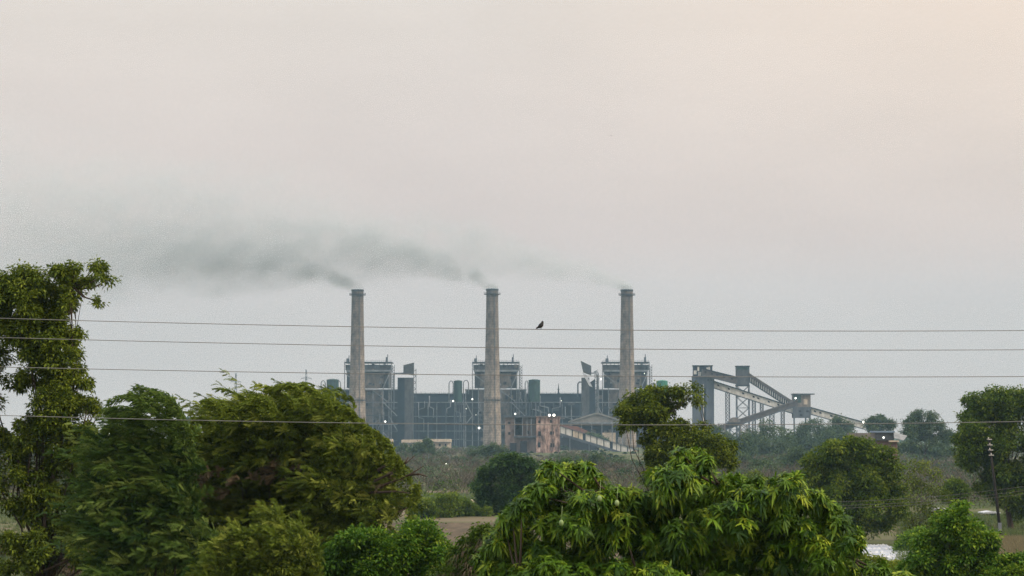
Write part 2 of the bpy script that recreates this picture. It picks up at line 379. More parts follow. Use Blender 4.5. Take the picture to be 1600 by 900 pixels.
def whips(curves, d, tb=.5, leafL=.12, leafW=.03, k=70):
    """long single twigs along given curves, leafy on both sides"""
    parts = []
    for cv in curves:
        dd = d+random.uniform(-.6, .6); pts = np.array([P(x, y, dd) for x, y in cv]); m = len(pts)
        t = np.linspace(0, m-1.001, k); i = t.astype(int); f = (t-i)[:, None]
        g = lambda j: pts[np.clip(j, 0, m-1)]
        p0, p1, p2, p3 = g(i-1), g(i), g(i+1), g(i+2)
        c = .5*((2*p1)+(p2-p0)*f+(2*p0-5*p1+4*p2-p3)*f**2+(3*p1-p0-3*p2+p3)*f**3)
        tg = nrm(np.gradient(c, axis=0)); parts.append(leaves(c[:-1], c[1:]-c[:-1], rdir(k-1), np.linalg.norm(c[1:]-c[:-1], axis=1)*1.5, .022, 0, np.zeros(k-1)+.1, SLIV))
        for s in range(8):
            parts.append(leaves(c+rdir(k)*.085, tg*.8+rdir(k)*.7+np.array([-.3,0,-.25]), rdir(k), leafL*rng.uniform(.6,1.2,k), leafW, .2, tb+rng.normal(size=k)*.12, LEAF))
    return merge(parts)
def trunk(mb, base, C, Rr, r0, forks=None, zf=.35, n=8, wob=.25):
    """tapered trunk from base with limbs running into the lobes"""
    base = Vector(base); tops = [Vector(c) for c in C]; rad = [float(r[0]) for r in Rr]
    top = sum(tops, Vector())/len(tops); fork = base.lerp(Vector((top.x, top.y, top.z)), zf)
    m1 = base.lerp(fork, .5)+Vector((random.uniform(-wob, wob), random.uniform(-wob, wob), 0))
    mb.tube([base-Vector((0,0,.3)), base+Vector((0,0,.3)), m1, fork], [r0*1.5, r0*1.1, r0*.9, r0*.75], n)
    idx = list(range(len(tops))); med = sorted(rad)[len(rad)//3]
    small = [i for i in idx if rad[i] < med]; idx = [i for i in idx if rad[i] >= med] or idx
    if forks is not None: idx = random.sample(idx, min(forks, len(idx)))
    for i in small:      # little outer lobes hang on twigs from the nearest big one
        j = min(idx, key=lambda q: (tops[q]-tops[i]).length)
        a, c = tops[j], tops[i]; mid = a.lerp(c, .5)+Vector((0, 0, -.12*(c-a).length)); mb.tube([a, mid, c], [r0*.16, r0*.10, r0*.04], 5)
    for ii in idx:
        c = tops[ii]; k = c-fork; st = fork-(fork-m1)*random.uniform(0, .3)
        p1 = st+k*.35+Vector((random.uniform(-1,1), random.uniform(-1,1), random.uniform(-.3,.5)))*k.length*.06
        p2 = st+k*.7+Vector((random.uniform(-1,1), random.uniform(-1,1), random.uniform(-.6,.3)))*k.length*.06
        rr = r0*random.uniform(.18, .34)
        mb.tube([st, p1, p2, c], [rr, rr*.7, rr*.42, rr*.15], 6)
        for _ in range(3):
            e = c+Vector((random.uniform(-1,1), random.uniform(-1,1), random.uniform(-.6,.6))).normalized()*rad[ii]*.7; q = p2.lerp(c, random.uniform(.5,1))
            mb.tube([q, q.lerp(e, .5), e], [rr*.22, rr*.13, rr*.05], 5)
def make_tree(name, label, cat, lobes, d, geo, leaf, bark='bark', r0=.2, basex=None, depth=.55, zf=.35, forks=None, group=None, flat=.9, crown='crown', back=True):
    C, Rr = lobes3(lobes, d, depth, back, flat)
    bx = PX(basex, d) if basex is not None else float(C[:, 0].mean())
    t = thing(name, (bx, float(C[:, 1].mean()), 0), label, cat, group)
    mb = MB(); trunk(mb, (bx, float(C[:, 1].mean()), 0), C, Rr, r0, forks, zf); mb.build('trunk', M[bark], t, smooth=True)
    V, T, A = geo(C, Rr)
    np_mesh(crown, V, T, M[leaf], t, tint=A)
    return t, C, Rr
HAZE = 0.85e-4
# ------------------------------------------------------------------ power station
def pbox(mb, x0, x1, yt, yb, d, dep):
    return mb.box(PX(x0, d), PX(x1, d), d, d+dep, PZ(yb, d), PZ(yt, d))
def ppoly(mb, pts, d, dep): return mb.prism([(PX(x, d), PZ(y, d)) for x, y in pts], d, d+dep)
def pbar(mb, x0, y0, x1, y1, d, w, dy=0): return mb.bar((PX(x0, d), d+dy, PZ(y0, d)), (PX(x1, d), d+dy, PZ(y1, d)), w)
G0 = 0.0
# chimneys
def chimney(px, ytop, label):
    d = 2050; x = PX(px, d); zt = PZ(ytop, d); s = d/FPX
    t = thing('chimney', (x, d, 0), label, 'chimney', 'tapered concrete chimneys of the power station')
    def rad(z):
        k = 1-z/zt; return (9.2+5.4*k**1.25)*s
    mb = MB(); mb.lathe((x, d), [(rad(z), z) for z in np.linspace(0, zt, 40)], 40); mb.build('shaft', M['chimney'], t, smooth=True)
    mb = MB(); mb.lathe((x, d), [(rad(zt)+.35, zt-1.1), (rad(zt)+.35, zt+.25), (rad(zt)-.8, zt+.25), (rad(zt)-.8, zt-.6)], 40); mb.build('head_rim', M['steel_dark'], t)
    for nm, z, e in (('gallery', zt-4.2, 1.9), ('gallery', zt*.30, 1.1)):
        r = rad(z); mb = MB(); mb.lathe((x, d), [(r+.05, z), (r+e, z), (r+e, z+.4), (r+.05, z+.4)], 32)
        for k in range(20):
            a = 2*math.pi*k/20; mb.bar((x+(r+e-.1)*math.cos(a), d+(r+e-.1)*math.sin(a), z+.4), (x+(r+e-.1)*math.cos(a), d+(r+e-.1)*math.sin(a), z+1.6), .1)
        for hz in (1.0, 1.6):
            pts = [(x+(r+e-.1)*math.cos(2*math.pi*k/24), d+(r+e-.1)*math.sin(2*math.pi*k/24), z+hz) for k in range(25)]
            for a, b in zip(pts, pts[1:]): mb.bar(a, b, .1)
        mb.build(nm, M['steel_dark'], t)
    mb = MB(); a = R(-70)
    lad = [(x+(rad(z)+.35)*math.cos(a), d+(rad(z)+.35)*math.sin(a), z) for z in np.linspace(3, zt-3, 30)]
    mb.tube(lad, .22, 4); mb.build('ladder', M['steel'], t)
chimney(558, 453, 'left chimney, its foot hidden by the broad feathery tree')
chimney(769, 452, 'middle chimney, standing clear down to its foot left of the pink building')
chimney(980, 453, 'right chimney, its foot hidden by the irregular olive tree')

# turbine hall
d = 2215
t = thing('turbine_hall', (PX(770, d), d, 0), 'long low dark building running behind all three chimneys', 'power station hall')
mb = MB(); pbox(mb, 488, 1034, 616, 706, d, 34); mb.build('wall', M['hall'], t)
mb = MB(); pbox(mb, 486, 1036, 614.6, 616, d-1, 36); mb.build('roof', M['steel_dark'], t)
mb = MB()
for k in range(0, 540, 7): pbar(mb, 490+k, 614.6, 490+k, 612.6+random.uniform(-.6,.6), d, .16, 1)
pbar(mb, 488, 613.2, 1034, 613.2, d, .12, 1); mb.build('roof_railing', M['steel_dark'], t)
for y, h in ((628,1.2),(650,1.0),(661,1.0),(673,1.0),(686,1.0)):
    mb = MB(); pbox(mb, 488, 1034, y, y+h, d-1.0, .95); mb.build('rail', M['steel_light'], t)
for x in list(range(500, 1034, 14)):
    w = 1.0 if x % 4 else 1.7
    mb = MB(); pbox(mb, x, x+w, 630 if x % 28 else 617, 706, d-1.6, .55); mb.build('column', M['steel_light' if x % 3 else 'steel'], t)
for x0, x1 in ((650,672),(676,690),(830,850),(854,872),(878,900)):
    for y0, y1 in ((636,648),(652.5,659.5),(664,671.5),(676,684.5)):
        mb = MB(); pbox(mb, x0, x1, y0, y1, d-.3, .25); mb.build('louvre', M['opening'], t)
hr = random.Random(9)
for k in range(46):
    x = hr.uniform(500, 1000); y = hr.choice((630, 637, 652, 663, 675, 688)); w = hr.uniform(3, 12); h = hr.uniform(2.5, 8)
    mb = MB(); pbox(mb, x, x+w, y, y+h, d-hr.uniform(1.7, 3), 1.2); mb.build('wall_unit', M[hr.choice(['steel_dark','steel','clad_grey','hall','clad'])], t)
for k in range(18):
    x = hr.uniform(505, 1000); y = hr.uniform(618, 640); y1 = y+hr.uniform(15, 50); x2 = x+hr.choice((-1, 1))*hr.uniform(4, 14)
    mb = MB(); mb.tube([(PX(x,d), d-3, PZ(y,d)), (PX(x,d), d-3, PZ((y+y1)/2,d)), (PX(x2,d), d-3.2, PZ((y+y1)/2,d)-1.5), (PX(x2,d), d-3.2, PZ(y1,d))], hr.uniform(.25,.6), 7); mb.build('pipe', M['steel_light'], t, smooth=True)
# slender roof vent post between tanks
mb = MB(); mb.tube([(PX(873,d), d+10, PZ(616,d)), (PX(873,d), d+10, PZ(606,d)), (PX(873,d), d+10, PZ(599,d))], [.9,.45,.15], 8)
mb.bar((PX(870.5,d), d+10, PZ(608,d)), (PX(875.5,d), d+10, PZ(608,d)), .3)
mb.build('vent_post', M['steel_dark'], t)

# boiler houses
def boiler(cx, label, stack_dx, seed):
    rr = random.Random(seed); d = 2150
    t = thing('boiler_house', (PX(cx, d), d, 0), label, 'boiler house', 'boiler houses behind the chimneys')
    q = lambda v: cx+v
    # cladding blocks
    mb = MB(); pbox(mb, q(-35), q(36), 570, 578, d+1, 30); mb.build('upper_cladding', M['clad_grey'], t)
    mb = MB(); pbox(mb, q(-34), q(35), 577.9, 580.6, d-.4, 31); mb.build('gutter_band', M['steel_light'], t)
    mb = MB(); pbox(mb, q(-33), q(34), 581.5, 606, d+6, 24); mb.build('inner_wall', M['clad_grey'], t)
    mb = MB(); ppoly(mb, [(q(-24),583),(q(24),583),(q(24),603),(q(16),607),(q(-17),607),(q(-24),603)], d+2, 6); mb.build('boiler_casing', M['clad'], t)
    mb = MB(); pbox(mb, q(-26), q(22), 609, 650, d+4, 20); mb.build('lower_casing', M['clad'], t)
    mb = MB(); ppoly(mb, [(q(-26),650),(q(22),650),(q(14),664),(q(-18),664)], d+4, 20); mb.build('hopper', M['clad'], t)
    mb = MB(); pbox(mb, q(-46), q(47), 609.5, 706, d+26, 4); mb.build('back_wall', M['steel_dark'], t)
    mb = MB(); pbox(mb, q(-20), q(2), 668, 706, d+2, 12); pbox(mb, q(10), q(30), 672, 706, d+3, 12); mb.build('lower_enclosure', M['clad_grey'], t)
    # roof frame
    mb = MB(); pbox(mb, q(-37), q(37.5), 565.2, 566.6, d-1, 33)
    for x in range(-36, 38, 6): pbox(mb, q(x), q(x)+.7, 565.5, 570.2, d-.5, .4)
    mb.build('roof', M['steel'], t)
    mb = MB()
    for x in range(-36, 38, 3): pbar(mb, q(x), 565.2, q(x), 563, d, .12)
    pbar(mb, q(-37), 563, q(37), 563, d, .14); mb.build('roof_railing', M['steel'], t)
    # penthouses / vents
    for x, w, h in ((-30, 4.5, 5), (29, 3, 7)):
        x += rr.uniform(-3, 3); mb = MB(); pbox(mb, q(x-w/2), q(x+w/2), 565-h, 565.2, d+5, 5)
        mb.tube([(PX(q(x+1), d), d+8, PZ(565-h, d)), (PX(q(x+1), d), d+8, PZ(560-h, d))], .35, 6); mb.build('roof_vent', M['steel'], t)
    # columns
    cols = [(-47, 609), (-36.5, 566), (-27, 606), (-8, 609), (8, 609), (24, 606), (33, 582), (36.5, 566), (47.5, 609)]
    for x, yt in cols:
        for dy in (0, 22):
            mb = MB(); pbox(mb, q(x)-.55, q(x)+.75, yt, 706, d+dy-.6, 1.1); mb.build('column', M['steel_light'] if dy == 0 else M['steel'], t)
    for y in (608, 628, 637, 649, 662, 674, 688):
        w = 1.5 if y in (608, 628, 662) else .9
        mb = MB(); pbox(mb, q(-48), q(48.5), y, y+w, d-1.2, .5); pbox(mb, q(-48), q(48.5), y, y+w*.7, d+14, .5); mb.build('beam', M['steel_light'] if w > 1 else M['steel'], t)
        mb = MB()
        for x in np.arange(-47, 48, 2.6): pbar(mb, q(x), y, q(x), y-2.3, d, .09, -1.2)
        pbar(mb, q(-47), y-2.3, q(48), y-2.3, d, .1, -1.2); mb.build('handrail', M['steel'], t)
    for x0, y0, x1, y1 in ((-35,584,-14,600),(-46,662,-36,649),(-27,636,-12,650),(8,610,30,627),(24,628,46,650),(34,583,24,606),(33,650,47,674),(-36,650,-47,628),(24,675,36,688),(-27,663,-8,688)):
        mb = MB(); pbar(mb, q(x0), y0, q(x1), y1, d, .75, -.9); mb.build('brace', M['steel_light'], t)
    # stair tower on the right edge
    mb = MB()
    for k in range(9):
        y = 572+k*4.2; pbar(mb, q(37.5), y, q(41), y+2.1, d, .35, 4); pbar(mb, q(41), y+2.1, q(37.5), y+4.2, d, .35, 4)
    pbar(mb, q(41.3), 570, q(41.3), 609, d, .35, 4); pbar(mb, q(37.8), 570, q(37.8), 609, d, .35, 4); mb.build('stair', M['steel'], t)
    # pipes
    for k in range(7):
        x = rr.uniform(-44, 44); y0 = rr.uniform(611, 650); x2 = x+rr.uniform(-8, 8); y1 = y0+rr.uniform(15, 40)
        mb = MB(); mb.tube([(PX(q(x),d), d+1, PZ(y0,d)), (PX(q(x),d), d+1, PZ(y0*.5+y1*.5,d)), (PX(q(x2),d), d+1.5, PZ(y0*.5+y1*.5,d)-2), (PX(q(x2),d), d+1.5, PZ(y1,d))], rr.uniform(.3,.8), 8)
        mb.build('pipe', M[rr.choice(['steel_light','clad','steel'])], t, smooth=True)
    for k in range(26):
        x = rr.uniform(-34, 32); y0 = rr.uniform(567, 600); w = rr.uniform(1.2, 5); h = rr.uniform(1.2, 5)
        mb = MB(); pbox(mb, q(x), q(x+w), y0, y0+h, d+(1-rr.uniform(.2, .6) if y0 < 581 else 1.4), 1.2); mb.build('plant_unit', M[rr.choice(['clad','steel','steel_dark','opening','steel_light'])], t)
    for x in (-30, -22, -13, -4, 5, 14, 22, 30):
        mb = MB(); pbox(mb, q(x), q(x)+.45, 570, 606, d+.3, .35); mb.build('mullion', M['steel'], t)
    for k in range(38):
        x = rr.uniform(-46, 42); y0 = rr.choice((610, 617, 629.5, 638, 643, 650, 656, 664, 670, 676, 683)); w = rr.uniform(2, 7); h = rr.uniform(2.5, 7)
        mb = MB(); pbox(mb, q(x), q(x+w), y0+.5, y0+.5+h, d+rr.uniform(-.3, 1.0), rr.uniform(1.5, 4)); mb.build('plant_unit', M[rr.choice(['clad','clad_grey','steel_dark','steel_dark','steel_dark','opening'])], t)
    return t
boiler(574.5, 'left boiler house, grey framed block behind the left chimney', -16, 3)
boiler(774.5, 'middle boiler house, grey framed block behind the middle chimney', -6, 4)
boiler(978, 'right boiler house, grey framed block behind the right chimney', 2, 5)

# tanks
def tank(x0, x1, yt, label, mat, loops):
    d = 2140; c = (x0+x1)/2; r = (x1-x0)/2*d/FPX; x = PX(c, d); zt = PZ(yt, d); zb = PZ(628, d)
    t = thing('storage_tank', (x, d, zb), label, 'tank', 'green roof level tanks')
    mb = MB(); mb.lathe((x, d), [(r, zb), (r, zt)], 28); mb.build('shell', M[mat], t, smooth=False)
    mb = MB(); mb.lathe((x, d), [(r+.15, zt), (r+.15, zt+.35), (r*.6, zt+.9), (.2, zt+1.2)], 28); mb.build('lid', M[mat], t)
    mb = MB()
    for k in range(4):
        a = k*math.pi/2+.4; mb.bar((x+r*.9*math.cos(a), d+r*.9*math.sin(a), 0), (x+r*.9*math.cos(a), d+r*.9*math.sin(a), zb), .7)
    mb.build('support', M['steel'], t)
    for xa, xb, yy in loops:
        pts = [(PX(xa, d), d-1, PZ(628, d)), (PX(xa, d), d-1, PZ(yy+4, d)), (PX(xa+(xb-xa)*.25, d), d-1, PZ(yy+.8, d)), (PX((xa+xb)/2, d), d-1, PZ(yy, d)), (PX(xb-(xb-xa)*.25, d), d-1, PZ(yy+.8, d)), (PX(xb, d), d-1, PZ(yy+4, d)), (PX(xb, d), d-1, PZ(616, d))]
        mb = MB(); mb.tube(pts, .42, 7); mb.build('pipe_loop', M['steel_light'], t, smooth=True)
tank(510, 529, 594, 'dark green tank left of the left chimney', 'green', [(501.5,508,594.5),(527,532,595)])
tank(709, 722, 596, 'slim dark green tank left of the middle chimney', 'green', [(701.5,708,595),(724,732,594)])
tank(826, 844, 594.5, 'dull green tank right of the middle chimney', 'green', [(820.5,825,595)])
tank(1026, 1043.5, 596, 'bright green tank right of the right chimney, above the olive tree', 'green_bright', [(1019,1024,598)])

# tall slant topped ducts
def duct(body, slant, label, fr, mirror, sheet=None):
    d = 2125; x0, x1 = body
    t = thing('duct_tower', (PX((x0+x1)/2, d), d, 0), label, 'duct tower', 'slant topped duct towers')
    mb = MB(); pbox(mb, x0, x1, 590, 706, d, 10); mb.build('shaft', M['clad_grey'], t)
    mb = MB(); ppoly(mb, slant, d-1.5, 12); mb.build('slanted_hood', M['clad_grey'] if not sheet else M['clad_grey'], t)
    mb = MB(); ppoly(mb, fr, d+4, 10); mb.build('side_duct', M['hall'], t)
    xs = (x1+1.0, x1+4.5) if not mirror else (x1+9, x1+14)
    mb = MB()
    for xx in xs: pbar(mb, xx, 576 if not mirror else 584, xx, 706, d, .5, 5)
    for k in range(12):
        y = 580+k*5; pbar(mb, xs[0], y, xs[1], y+(2.5 if k % 2 else -2.5), d, .4, 5)
    mb.build('access_ladder', M['steel'], t)
    if sheet: mb = MB(); ppoly(mb, sheet, d-1.8, .25); mb.build('pale_sheet', M['white'], t)
    return t
duct((632,645), [(630,570.5),(646,566.5),(646,586),(630,584)], 'tall grey duct tower with a slanted top, right of the left boiler house', [(621,590),(632,590),(632,706),(621,706)], False)
td = duct((909,921), [(908,564),(924,571.5),(924,586),(912,581.5),(910.5,575)], 'tall duct tower with a hood slanting down to the right and a pale sheet', [(921,598),(930,592),(930,706),(921,706)], True,
     [(909.5,582),(916,585),(926,605),(921,603)])
d = 2125; mb = MB()
mb.tube([(PX(615,d),d+3,PZ(640,d)),(PX(615,d),d+3,PZ(586,d)),(PX(616.5,d),d+3,PZ(583.5,d)),(PX(630,d),d+3,PZ(583.2,d))], .6, 7)
o = mb.build('riser_pipe', M['steel'], None, (PX(615,d), d, 0)); tag(o, 'bent riser pipe between the left boiler house and its duct tower', 'pipe')
d = 2135
t = thing('riser_pipe', (PX(930,d), d, 0), 'looped pipes and railings beside the duct tower with the pale sheet', 'pipe')
for xa, ya, xb, yb in ((923,583,933,600),(928,581,935,597)):
    mb = MB(); mb.tube([(PX(xa,d),d,PZ(ya,d)),(PX(xb-1.5,d),d,PZ(ya,d)),(PX(xb,d),d,PZ(ya+3,d)),(PX(xb,d),d,PZ(706,d))], .55, 7); mb.build('pipe', M['steel_light'], t)
mb = MB(); mb.tube([(PX(903,d),d,PZ(620,d)),(PX(903,d),d,PZ(600,d)),(PX(905,d),d,PZ(597,d)),(PX(909,d),d,PZ(597,d))], .6, 7); mb.build('pipe', M['steel'], t)

# gabled shed
d = 1850
t = thing('gabled_shed', (PX(925, d), d, 0), 'open sided shed with a low pitched grey roof left of the olive tree', 'shed')
mb = MB(); ppoly(mb, [(889,658),(930,645),(936,645),(975,657.5),(975,659.5),(935,647.5),(930,647.5),(889,660)], d, 26); mb.build('roof', M['shedroof'], t)
mb = MB(); ppoly(mb, [(892,659.8),(930,648),(936,648),(972,659.5)], d+1, .4); mb.build('gable_panel', M['shedroof'], t)
mb = MB(); pbox(mb, 891, 973, 659.8, 662, d+.5, .8); mb.build('eaves_beam', M['steel_light'], t)
mb = MB(); pbox(mb, 893, 972, 662, 683, d+24, 1); mb.build('back_wall', M['hall'], t)
for x in (891.5, 908, 924, 940, 956, 972):
    mb = MB(); pbox(mb, x, x+1.2, 661, 702, d+.6, .6); mb.build('post', M['steel_light'], t)
for x0, x1, y in ((897,901,672),(908,912,674),(925,931,671),(944,949,673),(951,955,671)):
    mb = MB(); pbox(mb, x0, x1, y, y+8, d+10, 3); mb.build('stored_unit', M['clad'], t)
mb = MB(); pbox(mb, 941, 962, 676, 700, d+2, .5); mb.build('low_wall', M['cream'], t)

# rusty long roof and descending conveyor with white panels
d = 1750
t = thing('rust_roof_shed', (PX(905, d), d, 0), 'long low shed with a rust brown sheet roof behind the sloping white gallery', 'shed')
mb = MB(); ppoly(mb, [(873,664),(902,666),(938,682),(938,686),(873,672)], d, 30); mb.build('roof', M['rust'], t)
mb = MB(); pbox(mb, 875, 936, 684, 706, d+2, 24); mb.build('wall', M['steel_dark'], t)
def gallery(name, label, p0, p1, th, d, dep, mat, roofmat, win=None, roof_t=1.2, under=1.2, group=None, panels=None, ribs=None, cat='conveyor gallery'):
    (x0, y0), (x1, y1) = p0, p1; L = math.hypot(x1-x0, y1-y0); nx, ny = -(y1-y0)/L, (x1-x0)/L
    if ny < 0: nx, ny = -nx, -ny
    t = thing(name, (PX((x0+x1)/2, d), d, PZ((y0+y1)/2+th, d)), label, cat, group)
    def quad(a, b, o0, o1):   # along fraction a..b, offset o0..o1 below the top line
        ax_, ay = x0+(x1-x0)*a, y0+(y1-y0)*a; bx_, by = x0+(x1-x0)*b, y0+(y1-y0)*b
        return [(ax_, ay+o0), (bx_, by+o0), (bx_, by+o1), (ax_, ay+o1)]
    mb = MB(); ppoly(mb, quad(0, 1, roof_t, th-under), d, dep); mb.build('side_wall', M[mat], t)
    mb = MB(); ppoly(mb, quad(-.004, 1.004, 0, roof_t), d-.6, dep+1.2); mb.build('roof', M[roofmat], t)
    mb = MB(); ppoly(mb, quad(0, 1, th-under, th), d-.3, dep+.6); mb.build('floor_girder', M['steel'], t)
    if win:
        for f in win:
            w = 3.2/L; mb = MB(); ppoly(mb, quad(f, f+w, th*.32, th*.32+2.6), d-.12, .5); mb.build('window', M['opening'], t)
    if panels:
        for f0, f1, m_ in panels: mb = MB(); ppoly(mb, quad(f0, f1, roof_t*.6, th-under), d-.2, .15); mb.build('panel', M[m_], t)
    if ribs:
        for k in range(ribs):
            f = (k+.3)/ribs; mb = MB(); ppoly(mb, quad(f, f+.35/ribs, roof_t+.6, th-under-.4), d-.25, .2); mb.build('rib', M['gal_white'], t)
    return t
pan = []; f = .06
prr = random.Random(5)
while f < .97:
    w = prr.uniform(.035, .075); pan.append((f, min(f+w, .99), 'gal_white' if prr.random() < .8 else 'cream')); f += w+prr.choice((.008, .012, .03, .035))
d = 1600
t = gallery('conveyor_gallery', 'low gallery with broken white side panels sloping down behind the pink building', (868,663), (998,703), 15, d, 7, 'hall', 'steel', panels=pan, roof_t=.8, under=4, group='conveyor galleries')
for x in (890, 920, 950, 978):
    yt = 663+(x-868)*40/130+15; mb = MB(); pbox(mb, x, x+.9, yt, 712, d+1, .5); pbox(mb, x, x+.9, yt, 712, d+5, .5); mb.build('support_leg', M['steel_light'], t)

# derelict pink building
d = 1500
t = thing('derelict_building', (PX(834, d), d, 0), 'derelict roofless looking building of peeling pink and grey plaster', 'building')
mb = MB(); pbox(mb, 838.5, 875, 651.5, 718, d, 16); mb.build('pink_wing', M['pink'], t)
mb = MB()
for x in (838, 846.5, 852.2, 862.5, 873.6): pbox(mb, x, x+1.5, 651, 718, d-.45, .5)
mb.build('pilaster', M['pink'], t)
mb = MB(); pbox(mb, 837, 876, 650, 651.6, d-.8, 17.5); mb.build('parapet', M['greyplaster'], t)
for x, y, w, h in ((842,657,3.5,4),(842,674,4,7),(841.5,691,4,8),(842,707,4,6),(860.5,656,5,4.5),(860.5,674,6,5),(861,692.5,6,6)):
    mb = MB(); pbox(mb, x-1, x-1+w, y, y+h, d-.12, .3); mb.build('window_opening', M['opening'], t)
mb = MB(); pbox(mb, 789, 804, 652, 718, d+1, 14); mb.build('left_wing', M['greyplaster'], t)
mb = MB(); pbox(mb, 816, 838.4, 652, 683, d+4, 11); pbox(mb, 804, 816, 680, 683, d+4, 11); pbox(mb, 804, 838.4, 683, 718, d+2, 13); mb.build('middle_wall', M['greyplaster'], t)
mb = MB(); pbox(mb, 804.1, 815.9, 652, 680, d+13, 1); mb.build('recess_back', M['opening'], t)
mb = MB(); pbox(mb, 788, 838, 650.2, 652, d-.6, 16); pbox(mb, 803, 838.3, 681.5, 683.6, d-.2, 1.8); mb.build('floor_slab', M['steel'], t)
for x in (803.6, 815.8, 823, 829.5):
    mb = MB(); pbox(mb, x, x+1.2, 652.1, 681.4, d+.3, .6); mb.build('frame_post', M['steel_light'], t)
for x, y, w, h in ((794,659,3.5,4),(794.5,675,3,4),(797,692,10,14),(813,689,10.5,24),(823.5,673,3,5)):
    mb = MB(); pbox(mb, x, x+w, y, y+h, d+.7 if x < 800 and y < 690 else d+.5, 2.0 if y > 685 else .6); mb.build('window_opening', M['opening'], t)
mb = MB(); pbar(mb, 804, 661, 816, 661, d, .35, .6); pbar(mb, 826, 653, 833, 681, d, .3, .5); pbar(mb, 833, 653, 826, 681, d, .3, .5); mb.build('brace', M['steel'], t)

# cream sheds
for x0, x1, yt, yb, lab in ((590,613,686,712,'left cream wall of the low sheds, half hidden by the broad feathery tree'),(627,660,687,712,'middle low cream shed under the turbine hall'),(672,705,686,712,'right low cream shed with a sunlit end')):
    d = 1900; t = thing('cream_shed', (PX((x0+x1)/2, d), d, 0), lab, 'shed', 'low cream sheds in front of the turbine hall')
    mb = MB(); pbox(mb, x0+.6, x1-.6, yt+5.2, yb, d+1, 14); mb.build('wall', M['cream'], t)
    mb = MB(); ppoly(mb, [(x0, yt+.6), (x0+2, yt), (x1-1, yt), (x1, yt+1), (x1, yt+5), (x0, yt+5)], d-.4, 17); mb.build('roof_parapet', M['cream'], t)
    mb = MB(); pbox(mb, x0+.3, x1-.3, yt+4.8, yt+5.7, d-.9, .5); mb.build('drip_edge', M['steel_dark'], t)
    for x in np.arange(x0+5, x1-4, 9):
        mb = MB(); pbox(mb, x, x+2.6, yt+7.5, yt+11.5, d+.8, .4); mb.build('window_opening', M['opening'], t)

# ------------------------------------------------------------------ coal handling plant
def lattice(mb, x0, x1, yt, yb, d, dep, w=.4, step=None):
    X0, X1 = PX(x0, d), PX(x1, d); zt, zb = PZ(yt, d), PZ(yb, d); step = step or (X1-X0)*1.1
    for x in (X0, X1):
        for y in (d, d+dep): mb.bar((x, y, zb), (x, y, zt), w)
    n = max(1, round((zt-zb)/step))
    for k in range(n):
        a = zb+(zt-zb)*k/n; b = zb+(zt-zb)*(k+1)/n
        for y in (d, d+dep):
            mb.bar((X0, y, a), (X1, y, b), w*.6); mb.bar((X1, y, a), (X0, y, b), w*.6); mb.bar((X0, y, b), (X1, y, b), w*.7)
        for x in (X0, X1): mb.bar((x, d, a), (x, d+dep, b), w*.6); mb.bar((x, d, b), (x, d+dep, b), w*.7)
d = 1900
t = thing('silo_tower', (PX(1100, d), d, 0), 'tall twin shafted silo tower with a patched white top box', 'tower')
for x0, x1 in ((1083,1099.5),(1103,1116)):
    r = (x1-x0)/2*d/FPX; mb = MB(); mb.box(PX(x0,d), PX(x1,d), d, d+9, 0, PZ(592,d)); mb.build('shaft', M['concrete'], t)
mb = MB(); pbox(mb, 1099.4, 1103.1, 592, 706, d+2.5, 5); mb.build('core', M['steel_dark'], t)
mb = MB(); pbox(mb, 1082.5, 1116.5, 589, 606, d-.5, 10); mb.build('head_block', M['concrete'], t)
mb = MB(); pbox(mb, 1082, 1117, 587.4, 589.2, d-1, 11); mb.build('ledge', M['steel_light'], t)
mb = MB(); pbox(mb, 1084, 1113.5, 572, 587.5, d, 9); mb.build('top_box', M['hall'], t)
mb = MB(); pbox(mb, 1083, 1114.5, 570.6, 572.1, d-.6, 10.4); mb.build('roof', M['steel_dark'], t)
for x0, x1, y0, y1 in ((1090,1093,573,580),(1084.4,1089,579,585),(1091,1096,581,587),(1097,1099,576,586),(1104,1108,574,577),(1101,1113,583,587),(1107,1110,573,582)):
    mb = MB(); pbox(mb, x0, x1, y0, y1, d-.2, .3); mb.build('white_panel', M['gal_white'], t)
for x in (1106, 1111): mb = MB(); pbox(mb, x, x+1.5, 592.5, 595, d-.6, .2); mb.build('window_opening', M['opening'], t)
mb = MB(); pbox(mb, 1098.7, 1100, 600, 660, d-.8, .4); mb.build('downpipe', M['gal_white'], t)
d = 1930
t = thing('drive_house', (PX(1161, d), d, 0), 'dark box on tall lattice legs where two high galleries meet', 'tower')
mb = MB(); pbox(mb, 1151.5, 1171.5, 573, 602, d, 10); mb.build('cabin', M['clad_grey'], t)
mb = MB(); pbox(mb, 1150.8, 1172.3, 571.3, 573.1, d-.6, 11); mb.build('roof', M['steel_dark'], t)
mb = MB(); pbox(mb, 1152, 1171, 573.5, 577.5, d-.15, .3); mb.build('band', M['green'], t)
mb = MB(); pbox(mb, 1151, 1172, 601.5, 603, d-.5, 11); mb.build('floor', M['steel_dark'], t)
mb = MB(); lattice(mb, 1152, 1171.3, 603, 706, d+.5, 8.5, .55, 7.5); mb.build('lattice_legs', M['steel'], t)
gg = 'conveyor galleries'
gallery('conveyor_gallery', 'upper short gallery from the silo tower down to the dark box on lattice legs', (1098,575), (1152,588.5), 12, 1895, 4.5, 'gal_brown', 'steel_dark', win=(.06,.25,.4,.6,.82), group=gg, roof_t=1.6)
gallery('conveyor_gallery', 'long pale gallery with square windows sloping down right from the silo tower', (1115,594.5), (1240,635), 12, 1905, 4.5, 'gal_white', 'steel_dark', win=(.05,.18,.36,.49,.55,.68,.8), group=gg, roof_t=1.6)
gallery('conveyor_gallery', 'steep ribbed gallery falling from the dark box to the transfer tower', (1155,572.5), (1243,629), 14, 1935, 4.5, 'hall', 'gal_brown', ribs=26, group=gg, roof_t=5)
